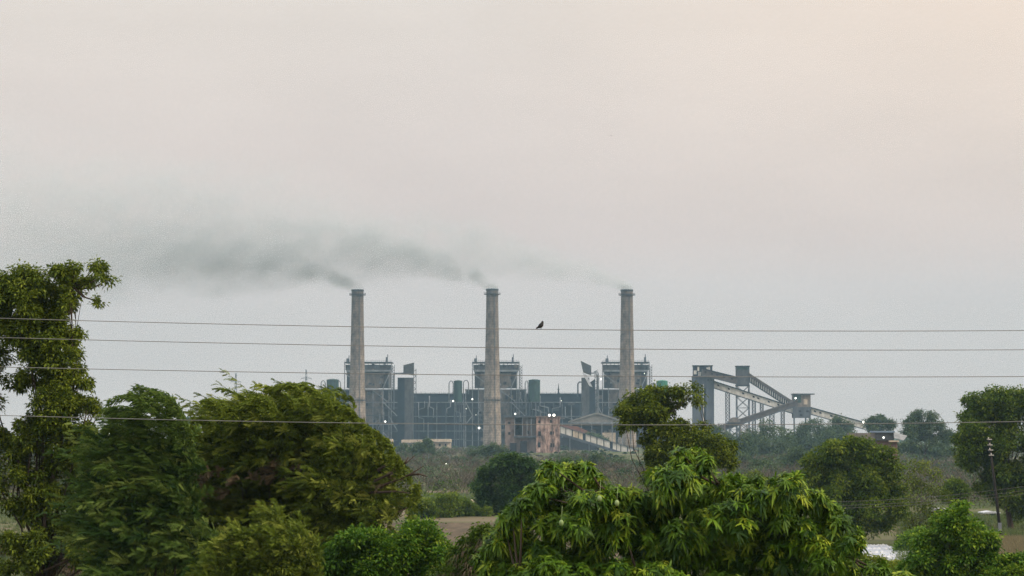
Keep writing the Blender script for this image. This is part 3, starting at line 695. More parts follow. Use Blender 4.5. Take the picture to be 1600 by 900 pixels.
gallery('conveyor_gallery', 'dark brown gallery sloping down left from the transfer tower', (1247,624.5), (1118,667), 10, 1880, 4.5, 'gal_brown', 'gal_brown', group=gg, roof_t=2.2, under=1.5)
gallery('conveyor_gallery', 'pale gallery with square windows running right from the transfer tower to the lamp', (1268,636), (1352,659.5), 12, 1905, 4.5, 'gal_white', 'steel_dark', win=(.05,.15,.35,.53), group=gg, roof_t=1.6)
d = 1900
t = thing('transfer_tower', (PX(1254, d), d, 0), 'square transfer tower with an overhanging flat roof where the galleries cross', 'tower')
mb = MB(); pbox(mb, 1240, 1267, 616.5, 636, d, 11); mb.build('upper_cabin', M['clad'], t)
mb = MB(); pbox(mb, 1240, 1252, 616.6, 629, d-.2, .3); mb.build('green_cladding', M['green'], t)
mb = MB(); pbox(mb, 1240, 1267, 636, 653, d+.01, 11); mb.build('lower_cabin', M['concrete'], t)
mb = MB(); pbox(mb, 1239, 1273.5, 614.8, 616.6, d-1, 13); mb.build('roof_slab', M['steel'], t)
mb = MB(); pbox(mb, 1256, 1262, 624, 632, d-.2, .4); mb.build('hatch', M['cream'], t)
for x, y in ((1248,641),(1260,641),(1250,647)): mb = MB(); pbox(mb, x, x+4, y, y+3, d-.15, .3); mb.build('window_opening', M['opening'], t)
for x in (1240, 1258, 1264.5):
    mb = MB(); pbox(mb, x, x+2.2, 653, 706, d+.3, 1.2); pbox(mb, x, x+2.2, 653, 706, d+9, 1.2); mb.build('leg', M['steel'], t)
for x0, x1, yt, lab in ((1134.5,1140.5,607,'slim lattice trestle nearest the silo tower, under the long pale gallery'),(1176,1181,622,'slim lattice trestle right of the dark box legs'),
                   (1188.5,1193,628,'slim lattice trestle in the middle of the long pale gallery'),(1203,1210,640,'lattice trestle under the crossing of the galleries'),(1221,1226,640,'lattice trestle just left of the transfer tower'),(1304,1308,658,'short trestle under the pale gallery right of the transfer tower')):
    d = 1906; t = thing('trestle', (PX((x0+x1)/2, d), d, 0), lab, 'trestle', 'lattice trestles carrying the galleries')
    mb = MB(); lattice(mb, x0, x1, yt, 706, d, 4, .34, 2.6); mb.build('lattice', M['steel'], t)
    mb = MB(); pbox(mb, x0-.6, x1+.6, yt-1.2, yt, d-.4, 5); mb.build('cap_beam', M['steel'], t)
d = 1870
t = thing('drum_housing', (PX(1148, d), d, 0), 'pale rounded drum housing at the low end of the dark brown gallery', 'machine housing')
mb = MB(); pts = [(PX(1139.5,d)+(0),0)]
arc = [(1148+8.5*math.cos(a), 660-8*math.sin(a)) for a in np.linspace(0, math.pi, 14)]
ppoly(mb, arc, d, 8); mb.build('drum_cover', M['clad'], t)
mb = MB(); lattice(mb, 1141, 1156, 660, 706, d+1, 6, .45, 5); mb.build('frame', M['steel'], t)
d = 1860
t = thing('loading_frame', (PX(1130, d), d, 0), 'low tangle of steel frames below the silo tower', 'steel frame')
for x0, x1, yt in ((1112,1122,666),(1123,1133,662),(1158,1168,664)):
    mb = MB(); lattice(mb, x0, x1, yt, 706, d, 6, .4, 4); mb.build('frame', M['clad'], t)

# building with the blue roof, right
d = 700
t = thing('flat_roofed_building', (PX(1370, d), d, 0), 'low red walled building with a blue roof edge and a tilted white sheet', 'building')
mb = MB(); pbox(mb, 1336, 1402, 688, 730, d+1, 8); mb.build('wall', M['redwall'], t)
mb = MB(); pbox(mb, 1330, 1367.8, 676.5, 687.9, d, 9); mb.build('left_parapet', M['clad'], t)
mb = MB(); pbox(mb, 1368, 1396.5, 675.8, 687.9, d-.2, 9); mb.build('right_parapet', M['clad_grey'], t)
mb = MB(); pbox(mb, 1367, 1398, 673.2, 675.9, d-.6, 10); mb.build('roof_edge', M['blue_roof'], t)
mb = MB(); pbox(mb, 1389, 1404.5, 688.1, 690.5, d-.3, 9); mb.build('lintel', M['cream'], t)
mb = MB(); ppoly(mb, [(1396.5,674.5),(1417.5,681),(1412,688),(1397,684.5)], d-.5, 4); mb.build('tilted_sheet', M['white'], t)
for x in (1376, 1384): mb = MB(); pbox(mb, x, x+3, 696, 702, d+.9, .3); mb.build('window_opening', M['opening'], t)

# pale sheds and rubble behind the shrubs, right
for i, (x0, x1, yt, yb, d, lab, m_) in enumerate(((1440,1462,786,796,420,'small whitish hut seen through the sparse yellowish tree','white'),(1466,1496,783,792,410,'low pale wall running right of the small whitish hut','cream'),
        (1478,1508,796,806,345,'low pale hut roof above the bright green shrub','white'),(1535,1562,800,812,330,'pale low wall behind the leaning pole','cream'),(1452,1480,800,806,350,'thin whitish sheet roof left of the low pale hut roof','white'))):
    t = thing('pale_hut', (PX((x0+x1)/2,d), d, 0), lab, 'hut', 'pale huts on the right plain')
    zt = PZ(yt, d); mb = MB(); mb.box(PX(x0+1,d), PX(x1-1,d), d, d+3, 0, max(zt-.25, .3)); mb.build('wall', M[m_], t)
    mb = MB(); ppoly(mb, [(x0,yt+1),((x0+x1)/2,yt-1.2),(x1,yt+.6),(x1,yt+2.2),(x0,yt+2.6)], d-.3, 3.8); mb.build('roof', M['white'], t)
    mb = MB(); mb.box(PX((x0+x1)/2,d)-.3, PX((x0+x1)/2,d)+.4, d-.06, d+.1, 0, max(zt-.9,.25)); mb.build('door_opening', M['opening'], t)
d = 340
t = thing('pale_hut', (PX(737,d), d, 0), 'small cream roofed hut beside the round dense tree beyond the ploughed field', 'hut')
mb = MB(); ppoly(mb, [(729,783),(737,781),(746,787),(746,791),(738,788),(729,786)], d, 2.5); mb.build('roof', M['cream'], t)
mb = MB(); mb.box(PX(730,d), PX(745,d), d+.2, d+2.2, 0, PZ(790,d)); mb.build('wall', M['redwall'], t)

# white sheet on the ground
nx_, ny_ = 60, 30; vs = []
xa, xb, ya, yb = PX(1318, 222), PX(1424, 222), 207.0, 238.0
for j in range(ny_):
    for i in range(nx_):
        x = xa+(xb-xa)*i/(nx_-1)+.25*math.sin(j*.9); y = ya+(yb-ya)*j/(ny_-1)+.5*math.sin(i*.5)
        vs.append((x, y, .12+.10*math.sin(i*1.3+j*.4)*math.sin(j*1.1)+random.uniform(0,.09)))
fs = [(j*nx_+i, j*nx_+i+1, (j+1)*nx_+i+1, (j+1)*nx_+i) for j in range(ny_-1) for i in range(nx_-1)]
mb = MB(); mb.add(vs, fs); o = mb.build('plastic_sheet', M['white'], None, ((xa+xb)/2, 222, 0)); tag(o, 'crumpled white sheet spread on the ground below the round crowned tree', 'plastic sheet')
bpy.context.view_layer.update()

# ------------------------------------------------------------------ floodlights
def lamp(x, y, d, r, label, post=None, name='floodlight', grp='lit floodlights on the power station'):
    p = P(x, y, d); s = d/FPX; rr_ = r*s*(.75 if r > 1.3 else .55)
    t = thing(name, p, label, 'floodlight', grp)
    mb = MB(); mb.lathe((0, 0), [(rr_*.75, -rr_*.5), (rr_*1.15, rr_*.25), (rr_*1.15, rr_*.45)], 14)
    q = Vector((0, -1, -.35)).to_track_quat('Z', 'Y'); bs = BASE[t.name]
    mb.v = [tuple(q @ Vector(v)+bs) for v in mb.v]; mb.build('housing', M['lamp_body'], t)
    mb = MB(); mb.lathe((0, 0), [(rr_, rr_*.46), (rr_*.9, rr_*.62), (rr_*.5, rr_*.74), (.01, rr_*.78)], 14)
    mb.v = [tuple(q @ Vector(v)+bs) for v in mb.v]; mb.build('lens', M['lamp'], t, smooth=True)
    mb = MB(); mb.bar(bs+Vector((0, .2*rr_, -rr_)), bs+Vector((0, rr_*2.2 if post is None else .2*rr_, -rr_*2 if post is None else -bs.z-rr_)), rr_*.3 if post is None else .14)
    mb.build('bracket' if post is None else 'post', M['lamp_body'] if post is None else M['steel_light'], t)
for a in ((602,658.5,2146,1.9,'floodlight at the foot of the left boiler house'),(708,626.5,2138,1.8,'floodlight below the slim dark green tank'),(738,623.5,2146,1.6,'floodlight on the upper left deck of the middle boiler house'),
          (728.5,638.5,2146,1.0,'dim floodlight at the left edge of the middle boiler house'),(743.5,648,2146,.9,'tiny dim lamp left of the middle chimney'),(748.5,668.5,2146,2.2,'bright floodlight low on the left of the middle chimney'),(805,646.5,2146,1.8,'floodlight just above the grey wing of the derelict building'),
          (858.5,648.6,1498,2.6,'left one of the twin bright floodlights on the pink wing'),(865.5,648.4,1498,2.8,'right one of the twin bright floodlights on the pink wing'),(939,592.5,2146,1.6,'floodlight at the upper left corner of the right boiler house'),
          (1007,583.5,2146,1.2,'small lamp at the upper right of the right boiler house'),(877,626,2210,1.0,'small dim lamp on the hall between the middle and right chimneys'),(1243,622,1896,1.9,'floodlight on the green clad face of the transfer tower'),
          (1349,659.5,1900,2.9,'bright floodlight at the far right end of the pale gallery'),(1380.5,683.5,690,2.0,'small warm lamp on the front of the blue roofed building')):
    lamp(*a)
for a in ((169.5,677,600,3.4,'largest lit lamp in the gap right of the tall ragged tree'),(178.5,676.5,606,2.8,'second lit lamp from the left in the gap right of the tall ragged tree'),(174.5,670,612,1.9,'faint lamp above the pair in the gap right of the tall ragged tree'),
          (188,676,600,2.2,'rightmost lit lamp in the gap beside the wispy dark tree'),(166,725,300,3.0,'lone lit lamp lower down against the wispy dark tree'),(696.5,724,900,1.9,'lit lamp on a thin post in the thorn scrub'),(169.3,688,600,1.3,'dim small lamp below the cluster beside the wispy dark tree')):
    lamp(*a, post=1, name='post_lamp', grp='lit lamps on posts')
for x, yt, yb, d, lab in ((665.5,711,728,880,'thin white post, left one of the pair below the cream sheds'),(670,710,730,880,'thin white post, right one of the pair below the cream sheds'),(703,712,735,850,'thin pale post with a short arm right of the lit lamp in the scrub')):
    mb = MB(); x_ = PX(x, d); mb.tube([(x_,d,0),(x_,d,PZ(yt,d))], [.16,.12], 8)
    if x > 700: mb.bar((x_,d,PZ(yt,d)), (x_-.8,d,PZ(yt,d)+.25), .18)
    o = mb.build('thin_post', M['steel_light'], None, (x_, d, 0)); tag(o, lab, 'post', 'thin pale posts in the scrub')

# pylons
def pylon(x, yt, d, label):
    H = PZ(yt, d); X = PX(x, d); t = thing('pylon', (X, d, 0), label, 'pylon', 'distant lattice pylons'); mb = MB()
    def wv(z): k = z/H; return (3.6*(1-k)**1.3+.5)
    zs = [H*k/12 for k in range(13)]
    for i in range(12):
        a, b = zs[i], zs[i+1]; wa, wb = wv(a), wv(b)
        for sx in (-1, 1):
            for sy in (-1, 1): mb.bar((X+sx*wa, d+sy*wa, a), (X+sx*wb, d+sy*wb, b), .42)
        for sy in (-1, 1): mb.bar((X-wa, d+sy*wa, a), (X+wb, d+sy*wb, b), .26); mb.bar((X+wa, d+sy*wa, a), (X-wb, d+sy*wb, b), .26)
    mb.build('mast', M['pylon'], t)
    for f, l in ((.88, 5.5), (.72, 10.5), (.60, 7)):
        z = H*f; mb = MB()
        for s in (-1, 1):
            mb.bar((X, d, z+1.2), (X+s*l, d, z), .35); mb.bar((X, d, z-.6), (X+s*l, d, z), .35); mb.bar((X+s*l, d, z), (X+s*l, d, z-1.8), .3)
        mb.build('cross_arm', M['pylon'], t)
pylon(368, 583, 2950, 'faint pylon on the skyline above the broad feathery tree, the left one of two')
pylon(478, 577, 2800, 'faint pylon on the skyline left of the left green tank, the right one of two')

# ------------------------------------------------------------------ overhead wires, poles, birds
DW = 65.0
def wire_pts(y0, ymid, xmid, curv, x_from=-520, x_to=2900, n=60):
    return [P(x, ymid-curv*((x-xmid)/1000)**2, DW) for x in np.linspace(x_from, x_to, n)]
wl = [('topmost overhead wire, the one the black bird sits on', 517.3, 1330, 11.3), ('second overhead wire from the top', 547, 1380, 10.3), ('third overhead wire from the top, crossing in front of the boiler houses', 589, 1330, 8.8), ('lowest overhead wire, crossing in front of the derelict building', 664, 1000, 15.0)]
for lab, ym, xm, cv in wl:
    mb = MB(); mb.tube(wire_pts(0, ym, xm, cv), .0085, 6); c = P(800, ym, DW)
    o = mb.build('overhead_wire', M['wire'], None, c, smooth=True); tag(o, lab, 'wire', 'overhead wires crossing the view')
for px, yts, lab in ((-520, [ym-cv*((-520-xm)/1000)**2 for _, ym, xm, cv in wl], 'line pole outside the view on the left'), (2900, [ym-cv*((2900-xm)/1000)**2 for _, ym, xm, cv in wl], 'line pole outside the view on the right')):
    x = PX(px, DW); top = max(PZ(y, DW) for y in yts)+.6
    t = thing('line_pole', (x, DW+.3, 0), lab, 'pole', 'line poles'); mb = MB(); mb.tube([(x,DW+.3,-.3),(x,DW+.3,top)], [.17,.12], 10); mb.build('post', M['steel_light'], t)
    for y in yts:
        z = PZ(y, DW); mb = MB(); mb.lathe((x, DW), [(.03,z-.2),(.07,z-.16),(.04,z-.1),(.07,z-.05),(.03,z)], 10); mb.bar((x,DW,z-.2),(x,DW+.3,z-.2),.07); mb.build('insulator', M['ceramic'], t)
# leaning pole at the right with its insulators
d = 260
t = thing('leaning_pole', (PX(1563, d), d, 0), 'dark slim leaning pole in front of the tall dense dark tree', 'pole')
b0 = Vector((PX(1563, d), d, -.3)); b1 = P(1545, 684, d)
mb = MB(); mb.tube([b0, b0.lerp(b1, .5), b1], [.17,.14,.10], 10); mb.build('post', M['pole'], t, smooth=True)
for f, ln in ((.985, .0), (.93, .25), (.88, .0), (.83, .25)):
    p = b0.lerp(b1, f); mb = MB(); mb.bar(p+Vector((-.25,-.2,0)), p+Vector((.25,-.2,0)), .08); mb.lathe((p.x-.1+ln*.3, p.y-.24), [(.03,p.z),(.065,p.z+.05),(.04,p.z+.1),(.065,p.z+.15),(.02,p.z+.2)], 10); mb.build('insulator', M['ceramic'], t)
p = b0.lerp(b1, .12); mb = MB(); mb.box(p.x-.22, p.x+.1, p.y-.45, p.y-.2, p.z-.3, p.z+.5); mb.build('meter_box', M['steel_light'], t)
for lab, ya, yb_, yc in (('upper thin low wire strung left from the leaning pole', 772, 783, 745), ('middle thin low wire strung left from the leaning pole', 778, 789, 752), ('bottom thin low wire strung left from the leaning pole', 783, 793, 758)):
    pts = []
    for x in np.linspace(1180, 1700, 40):
        y = yb_ - (yb_-yc)*max(0, (x-1330)/270)**1.6*.6 if x > 1330 else yb_ + 1 - 1.0*((x-1330)/150)**2
        pts.append(P(x, y, 215+(x-1180)*.05))
    mb = MB(); mb.tube(pts, .018, 5); c = pts[20]; o = mb.build('low_wire', M['low_wire'], None, c); tag(o, lab, 'wire', 'thin low wires at the right')

def bird_mesh(name, base, pts, rad, wings, legs, mat, yaw=0):
    mb = MB(); mb.tube(pts, rad, 10)
    for w in wings: mb.add(*w)
    for a, b in legs: mb.bar(a, b, .006)
    c, s = math.cos(yaw), math.sin(yaw)
    mb.v = [(x*c-y*s+base[0], x*s+y*c+base[1], z+base[2]) for x, y, z in mb.v]
    return mb.build(name, mat, None, base, smooth=True)
wy = 517.3-11.3*((845-1330)/1000)**2
bp = P(845.5, wy, DW); bp.z += .004
def wing(sy):
    pr = [(.045, .115, .0), (.01, .135, .012), (-.06, .075, .02), (-.12, .035, .012), (-.05, .05, .0)]
    vs = [(x, sy*(.030+o), z) for x, z, o in pr]+[(x, sy*(.040+o), z) for x, z, o in pr]; n = 5
    return (vs, [tuple(range(n)), tuple(range(n, 2*n))[::-1]]+[(i, i+n, (i+1) % n+n, (i+1) % n) for i in range(n)])
body = [(-.125,0,.015),(-.09,0,.035),(-.05,0,.06),(-.015,0,.085),(.015,0,.115),(.03,0,.145),(.034,0,.168),(.036,0,.19),(.037,0,.207)]
brad = [.014,.018,.040,.056,.052,.036,.032,.026,.008]
o = bird_mesh('bird', bp, body, brad, [wing(1), wing(-1), ([(.04,.006,.178),(.04,-.006,.178),(.088,0,.182),(.04,0,.19)], [(0,2,1),(0,3,2),(1,2,3),(0,1,3)])], [((-.005,.015,.05),(-.02,.015,0)),((.008,-.015,.05),(.0,-.015,0))], M['black'], .35)
tag(o, 'small black bird perched upright on the topmost wire', 'bird')
def flying(px, py, d, sp, lab):
    b = P(px, py, d); vs = []; fs = []
    for s in (-1, 1):
        k = len(vs); w = [(s*.08,.16,.02),(s*.08,-.14,.02),(s*.45,-.10,.16),(s*.50,.12,.17),(s*1.0,-.12,.08),(s*.95,.0,.09)]
        vs += [(x*sp, y*sp, z*sp) for x, y, z in w]+[(x*sp, y*sp, (z+.02)*sp) for x, y, z in w]
        fs += [(k,k+1,k+2,k+3),(k+3,k+2,k+4,k+5),(k+9,k+8,k+7,k+6),(k+11,k+10,k+8,k+9),(k,k+6,k+7,k+1),(k+1,k+7,k+8,k+2),(k+2,k+8,k+10,k+4),(k+4,k+10,k+11,k+5),(k+5,k+11,k+9,k+3),(k+3,k+9,k+6,k)]
    o = bird_mesh('bird', b, [(-.02*sp,.45*sp,0),(0,.2*sp,.0),(0,0,.02*sp),(0,-.22*sp,.02*sp),(0,-.33*sp,.02*sp),(0,-.42*sp,.01*sp)], [.05*sp,.05*sp,.1*sp,.08*sp,.055*sp,.01*sp], [(vs, fs)], [], M['black'], .2)
    tag(o, lab, 'bird')
flying(955, 212, 640, .62, 'faint bird flying high in the open sky')
flying(478.5, 443, 700, .32, 'tiny bird flying in the smoke left of the left chimney')

# ------------------------------------------------------------------ near trees
big_l = [(78,572,26),(105,560,18),(62,602,22),(97,622,24),(120,578,13),(50,560,20),(85,500,24),(50,500,22),(30,455,22),(60,840,22),(70,870,26),(45,800,24),(85,820,20),(70,660,30),(100,640,26),(40,665,18),(85,780,30),(120,870,24),(25,850,24),(148,770,22),(165,745,16),(30,710,26),(90,595,24),(80,540,28),(45,520,26),(-30,470,50),(-40,560,55),(-45,650,60),(-40,740,60),(12,450,30),(35,425,22),(55,440,26),(88,424,18),(110,445,22),(75,465,30),(38,480,34),(5,505,30),
         (118,418,13),(146,418,14),(160,432,11),(138,440,13),(152,470,7),(95,430,16),(108,470,15),(70,510,32),(30,530,30),(100,535,20),(118,520,11),(116,552,15),(60,555,26),(98,585,26),
         (124,600,16),(70,625,24),(110,630,24),(140,632,14),(150,642,10),(90,660,30),(130,675,26),(52,690,26),(25,590,22),(8,690,22),(105,705,34),(145,712,24),(70,735,30),(20,745,26),
         (115,745,34),(150,750,26),(60,770,24),(130,790,34),(158,800,28),(18,790,18),(50,810,16),(125,835,30),(55,845,20),(150,850,34),(45,880,24),(165,890,34),(10,890,16)]
def g_big(C, Rr):
    c, r = sub(C, Rr, 7, .37); return clumpy(c, r, 11500, 12, .07, .13, .068, droop=.35, tb=.57, tvar=.26, lo=.2)
make_tree('broadleaf_tree', 'tall ragged dark green tree reaching highest at the left edge, sky showing through it', 'tree', big_l, 86, g_big, 'olive_leaf', r0=.26, basex=48, depth=.45, zf=.45, forks=20)

wind = (-.75, .1, .12)
fa = [(252,684,15),(232,680,12),(212,690,10),(272,698,14),(238,712,20),(278,722,15),(205,722,12),(215,742,24),(250,750,34),(285,750,24),(190,770,28),(235,795,40),(280,800,34),(200,840,36),(255,860,44),(300,865,36),(205,900,36),(170,800,24),(168,760,18),(180,850,26),(175,720,16),(195,700,16)]
def g_fa(C, Rr): return merge([plumes(C, Rr, 900, 20, .85, .32, 6, .078, .023, (-.7,.1,.1), tb=.46, tvar=.28, lo=.3, lift=.75),
                               plumes(C[:10], Rr[:10], 50, 30, 1.4, .24, 7, .08, .023, (-.95,.05,.0), tb=.5, lo=.85, lift=1.0),
                               sprays(C[8:], Rr[8:]*.75, 900, 6, .5, .14, .045, wind, tb=.15, lo=.1)])  # inner sprays tinted dark, crown shade put into their colour
TA, _, _ = make_tree('feathery_tree', 'wispy dark tree with long twigs blown to the left, beside the tall ragged tree', 'tree', fa, 72, g_fa, 'blue_leaf', r0=.13, basex=236, back=False, group='windswept feathery trees')
WA = [((190,720),(176,704),(160,706)),((205,700),(188,686),(168,690)),((296,700),(300,684),(292,670)),((262,650),(258,628),(236,612),(214,606)),((240,665),(222,650),(196,648)),((180,745),(166,730),(150,734)),((255,668),(246,646),(228,636),(205,640)),((280,700),(278,672),(262,652)),((268,655),(262,628),(245,617),(205,616)),((275,652),(270,630),(258,618),(240,612)),((287,664),(280,642),(268,626)),((245,648),(225,632),(200,620),(172,628)),((235,655),(205,641),(183,639),(168,642)),
      ((228,642),(220,626),(206,618)),((292,672),(284,652),(268,640)),((262,660),(252,640),(232,630),(212,632)),((215,660),(192,650),(175,652)),((250,640),(240,626),(222,622)),((200,680),(180,668),(166,670)),((281,690),(292,676),(286,662))]
V, T, A = whips(WA, 71.0, .55, .15, .032, 55); np_mesh('long_twigs', V, T, M['blue_leaf'], TA, tint=A)
fb = [(438,652,22),(470,645,20),(405,652,24),(375,664,22),(505,652,24),(535,668,24),(352,680,20),(340,702,22),(420,690,40),(480,690,42),(530,705,36),(375,710,36),(560,708,26),
      (588,730,26),(612,750,20),(335,745,30),(385,760,46),(450,755,46),(520,755,46),(580,770,36),(620,780,18),(330,800,42),(400,815,46),(470,815,46),(540,810,42),(595,800,30),(640,792,12),
      (305,850,36),(370,870,46),(450,870,46),(520,860,38),(575,840,24),(280,900,36)]
def g_fb(C, Rr):
    c, r = sub(C, Rr, 4, .55)
    return merge([plumes(c, r, 2900, 18, .65, .30, 6, .078, .024, (-.6,.05,.05), tb=.48, tvar=.28, lo=.5, lift=.5),
                  plumes(C[:14], Rr[:14], 110, 24, 1.05, .24, 6, .08, .024, (-.85,.05,.0), tb=.5, lo=.8, lift=.9),
                  sprays(C, Rr*.85, 3200, 6, .5, .14, .045, (-.55,.05,.05), tb=.15, lo=.2)])  # filler sprays coloured dark to paint the shade between boughs
tB, CB, RB = make_tree('feathery_tree', 'broad olive feathery tree hiding the foot of the left chimney', 'tree', fb, 78, g_fb, 'feather_leaf', r0=.22, basex=440, group='windswept feathery trees')
V, T, A = plumes(*sub(CB[[28,30,32,34]]+np.array([0,-1.2,0]), RB[[28,30,32,34]]*.7, 3, .4), 26, 12, .5, .3, 5, .12, .036, (-.4,0,-.2), tb=.15)
np_mesh('dead_spray', V, T, M['dry_leaf'], tB, tint=A)
WB = [((620,745),(626,728),(618,714)),((598,705),(596,688),(586,676)),((560,665),(552,648),(538,638)),((520,650),(512,630),(496,618)),((412,645),(400,632),(384,632)),((390,655),(378,640),(362,640)),((334,670),(322,656),(306,656)),((445,632),(436,614),(420,608)),((638,790),(650,775),(652,762)),((482,642),(472,620),(456,603),(434,606)),((505,642),(500,620),(482,606),(466,604)),((350,650),(338,634),(322,628)),((430,645),(418,628),(398,624)),((540,655),(530,636),(512,628)),((580,690),(576,672),(562,660)),
      ((372,660),(360,640),(345,634)),((315,690),(306,672),(296,668)),((460,640),(448,622),(430,614)),((610,730),(612,705),(604,690))]
V, T, A = whips(WB, 76.0, .5, .16, .04); np_mesh('long_twigs', V, T, M['feather_leaf'], tB, tint=A)
mb = MB()
for (x0,y0),(x1,y1),(x2,y2) in (((585,752),(622,735),(648,712)),((600,758),(640,742),(662,728)),((590,735),(612,722),(622,708)),((622,735),(634,722),(638,714)),((640,742),(655,741),(668,745)),((575,770),(620,768),(650,772))):
    mb.tube([P(x0,y0,77), P(x1,y1,76.8), P(x2,y2,76.9)], [.045,.03,.01], 5)
mb.build('bare_branch', M['bark'], tB)
yl = [(360,870,14),(470,855,14),(385,842,10),(455,830,12),(415,822,12),(430,812,9),(478,880,16),(345,890,14),(440,850,20),(400,870,24),(450,865,34),(370,880,32),(420,890,40),(350,900,28),(470,900,28)]
make_tree('leafy_shrub', 'yellowish green bush in front of the broad feathery tree', 'shrub', yl, 66,
          lambda C, Rr: merge([plumes(C, Rr, 420, 18, .5, .24, 6, .07, .022, (-.4,0,.1), tb=.48, lo=.4, lift=.9), clumpy(C, Rr, 900, 12, .09, .10, .04, tb=.45, lo=.1)]), 'feather_leaf', r0=.06, basex=415)
bc = [(520,860,12),(590,842,12),(560,838,10),(625,855,12),(690,860,12),(640,825,10),(500,890,20),(655,832,20),(640,842,18),(675,845,16),(545,850,22),(575,850,22),(605,862,26),(530,880,30),(570,885,36),(620,890,36),(660,880,34),(690,880,26),(700,900,30),(520,905,30)]
make_tree('leafy_shrub', 'fresh green leafy bush at the bottom edge below the ploughed field', 'shrub', bc, 70,
          lambda C, Rr: clumpy(*sub(C, Rr*1.1, 5, .5), 4600, 13, .09, .11, .055, tb=.36, tvar=.28, lo=.15), 'bright_leaf', r0=.06, basex=600)
bd = [(820,880,20),(845,900,24),(700,905,26),(740,885,26),(805,870,24),(770,850,22),(735,850,16),(760,838,20),(785,830,14),(720,870,22),(755,870,30),(790,870,26),(735,900,32),(780,905,30)]
td, CD, RD = make_tree('leafy_shrub', 'dark tangled bush touching the left side of the mango tree', 'shrub', bd, 60,
          lambda C, Rr: clumpy(*sub(C, Rr, 6), 2200, 12, .06, .11, .05, tb=.3, droop=.7), 'neem_leaf', r0=.05, basex=755)
V, T, A = clumpy(CD[::2]+np.array([0,-.3,-.1]), RD[::2]*.75, 260, 10, .07, .12, .02, tb=.35, droop=1.2, tm=SLIV)
np_mesh('dry_vine', V, T, M['dry_leaf'], td, tint=A)

# the mango tree
mg = [(845,885,26),(812,900,24),(868,868,22),(1010,895,30),(905,880,28),(770,905,26),(830,905,36),(1000,900,40),(1060,835,34),(1190,823,34),(965,795,26),(1110,810,30),(1255,828,30),(1305,870,26),(860,820,26),(900,815,30),(985,825,30),(1030,740,14),(1150,753,16),(1100,722,16),(1240,750,12),(880,735,12),(915,728,10),(1092,705,9),(1060,705,9),(1078,722,26),(1058,745,30),(1100,745,28),(1040,768,26),(1130,762,24),(1085,785,46),(1160,773,26),(1190,778,26),(1228,763,26),(1215,798,44),(1262,783,26),(1290,800,28),(1310,823,26),(1322,846,22),(1145,808,46),(1020,800,38),(990,782,28),(955,772,24),(925,752,20),(900,742,24),(872,748,24),(850,765,22),(915,785,34),(870,790,30),(838,800,24),(812,825,24),(800,850,28),(960,820,38),(930,850,40),(870,840,22),(840,870,34),(1010,860,48),(1080,860,50),(1150,875,48),(1220,865,46),(1275,865,38),(1320,890,28),(1365,888,16),(890,905,44),(960,905,46),(800,895,30),(1040,915,40),(1120,920,40),(1200,920,40),(1270,915,36),(1400,905,16),(815,790,18),(800,805,20),(832,772,16),(790,830,20),(775,850,22),(850,742,12),(862,730,12),(760,880,24),(1235,748,12),(1185,755,14),(1270,775,14),(1310,805,14),(1335,835,12)]
hold = {}
def g_mg(C, Rr):
    c, r = sub(C, Rr, 7, .42)
    v, _, _ = rosettes(c, r, 13500, 11, .19, .038, tb=.42, lo=.25)
    v2, _, _ = rosettes(C, Rr*.85, 4200, 10, .20, .045, tb=.15, lo=.2)  # inner leaves given a dark tint, painting deep shade in the gaps
    return merge([v, v2])
tm_, CM, RM = make_tree('mango_tree', 'large mango tree with long drooping glossy leaves in the foreground', 'tree', mg, 50, g_mg, 'mango_leaf', r0=.22, basex=1070, depth=.5, zf=.7, forks=7)
for k, (x, y) in enumerate(((877,817),(937,779),(964,786))):
    c = P(x, y, 47.6); mb = MB()
    mb.lathe((c.x, c.y), [(.006,c.z-.055),(.03,c.z-.045),(.042,c.z-.01),(.04,c.z+.02),(.024,c.z+.048),(.006,c.z+.056)], 12)
    mb.tube([(c.x,c.y,c.z+.05),(c.x+.01,c.y+.03,c.z+.16),(c.x+.02,c.y+.1,c.z+.3)], .004, 5)
    mb.build('mango_fruit', M['mangofruit'], tm_, smooth=True)

# neem rising behind the mango
ne = [(1035,648,14),(1062,662,10),(1015,625,12),(1048,636,8),(1105,672,14),(1145,695,10),(1135,725,14),(1070,745,18),(1050,612,9),(1085,606,7),(1030,628,14),(995,650,18),(1060,628,9),(1022,722,16),(1060,700,22),(1120,720,14),(1065,612,12),(1078,622,10),(1040,618,14),(1022,612,12),(1002,620,13),(985,628,14),(972,642,12),(1095,618,8),(1090,628,6),(1010,640,22),(985,660,20),(972,668,10),(1040,640,18),(1020,668,20),(1012,690,16),
      (1045,680,26),(1035,712,30),(1075,675,14),(1078,695,26),(1108,690,20),(1125,705,18),(1095,718,28),(1055,735,30),(1020,738,24),(1140,712,8)]
make_tree('neem_tree', 'irregular olive tree rising behind the mango tree, left of the silo tower', 'tree', ne, 160,
          lambda C, Rr: clumpy(*sub(C, Rr*.92, 6, .36), 2500, 14, .15, .22, .11, tb=.5, tvar=.3, lo=.4), 'olive_leaf', r0=.2, basex=1040, depth=.5, back=False, forks=18)
ng = [(1328,700,22),(1300,706,22),(1355,702,20),(1382,712,18),(1275,722,20),(1270,748,20),(1300,740,32),(1345,735,36),(1385,740,26),(1395,765,20),(1275,775,22),(1310,780,36),(1355,780,38),(1395,790,18),(1300,812,22),(1340,820,30),(1385,818,20),(1262,758,10),(1405,800,12)]
make_tree('neem_tree', 'round crowned green tree standing behind the white sheet', 'tree', ng, 240,
          lambda C, Rr: clumpy(*sub(C, Rr, 8, .38), 4200, 14, .20, .30, .14, tb=.5, tvar=.26, lo=.6), 'neem_leaf', r0=.26, basex=1348, depth=.6)
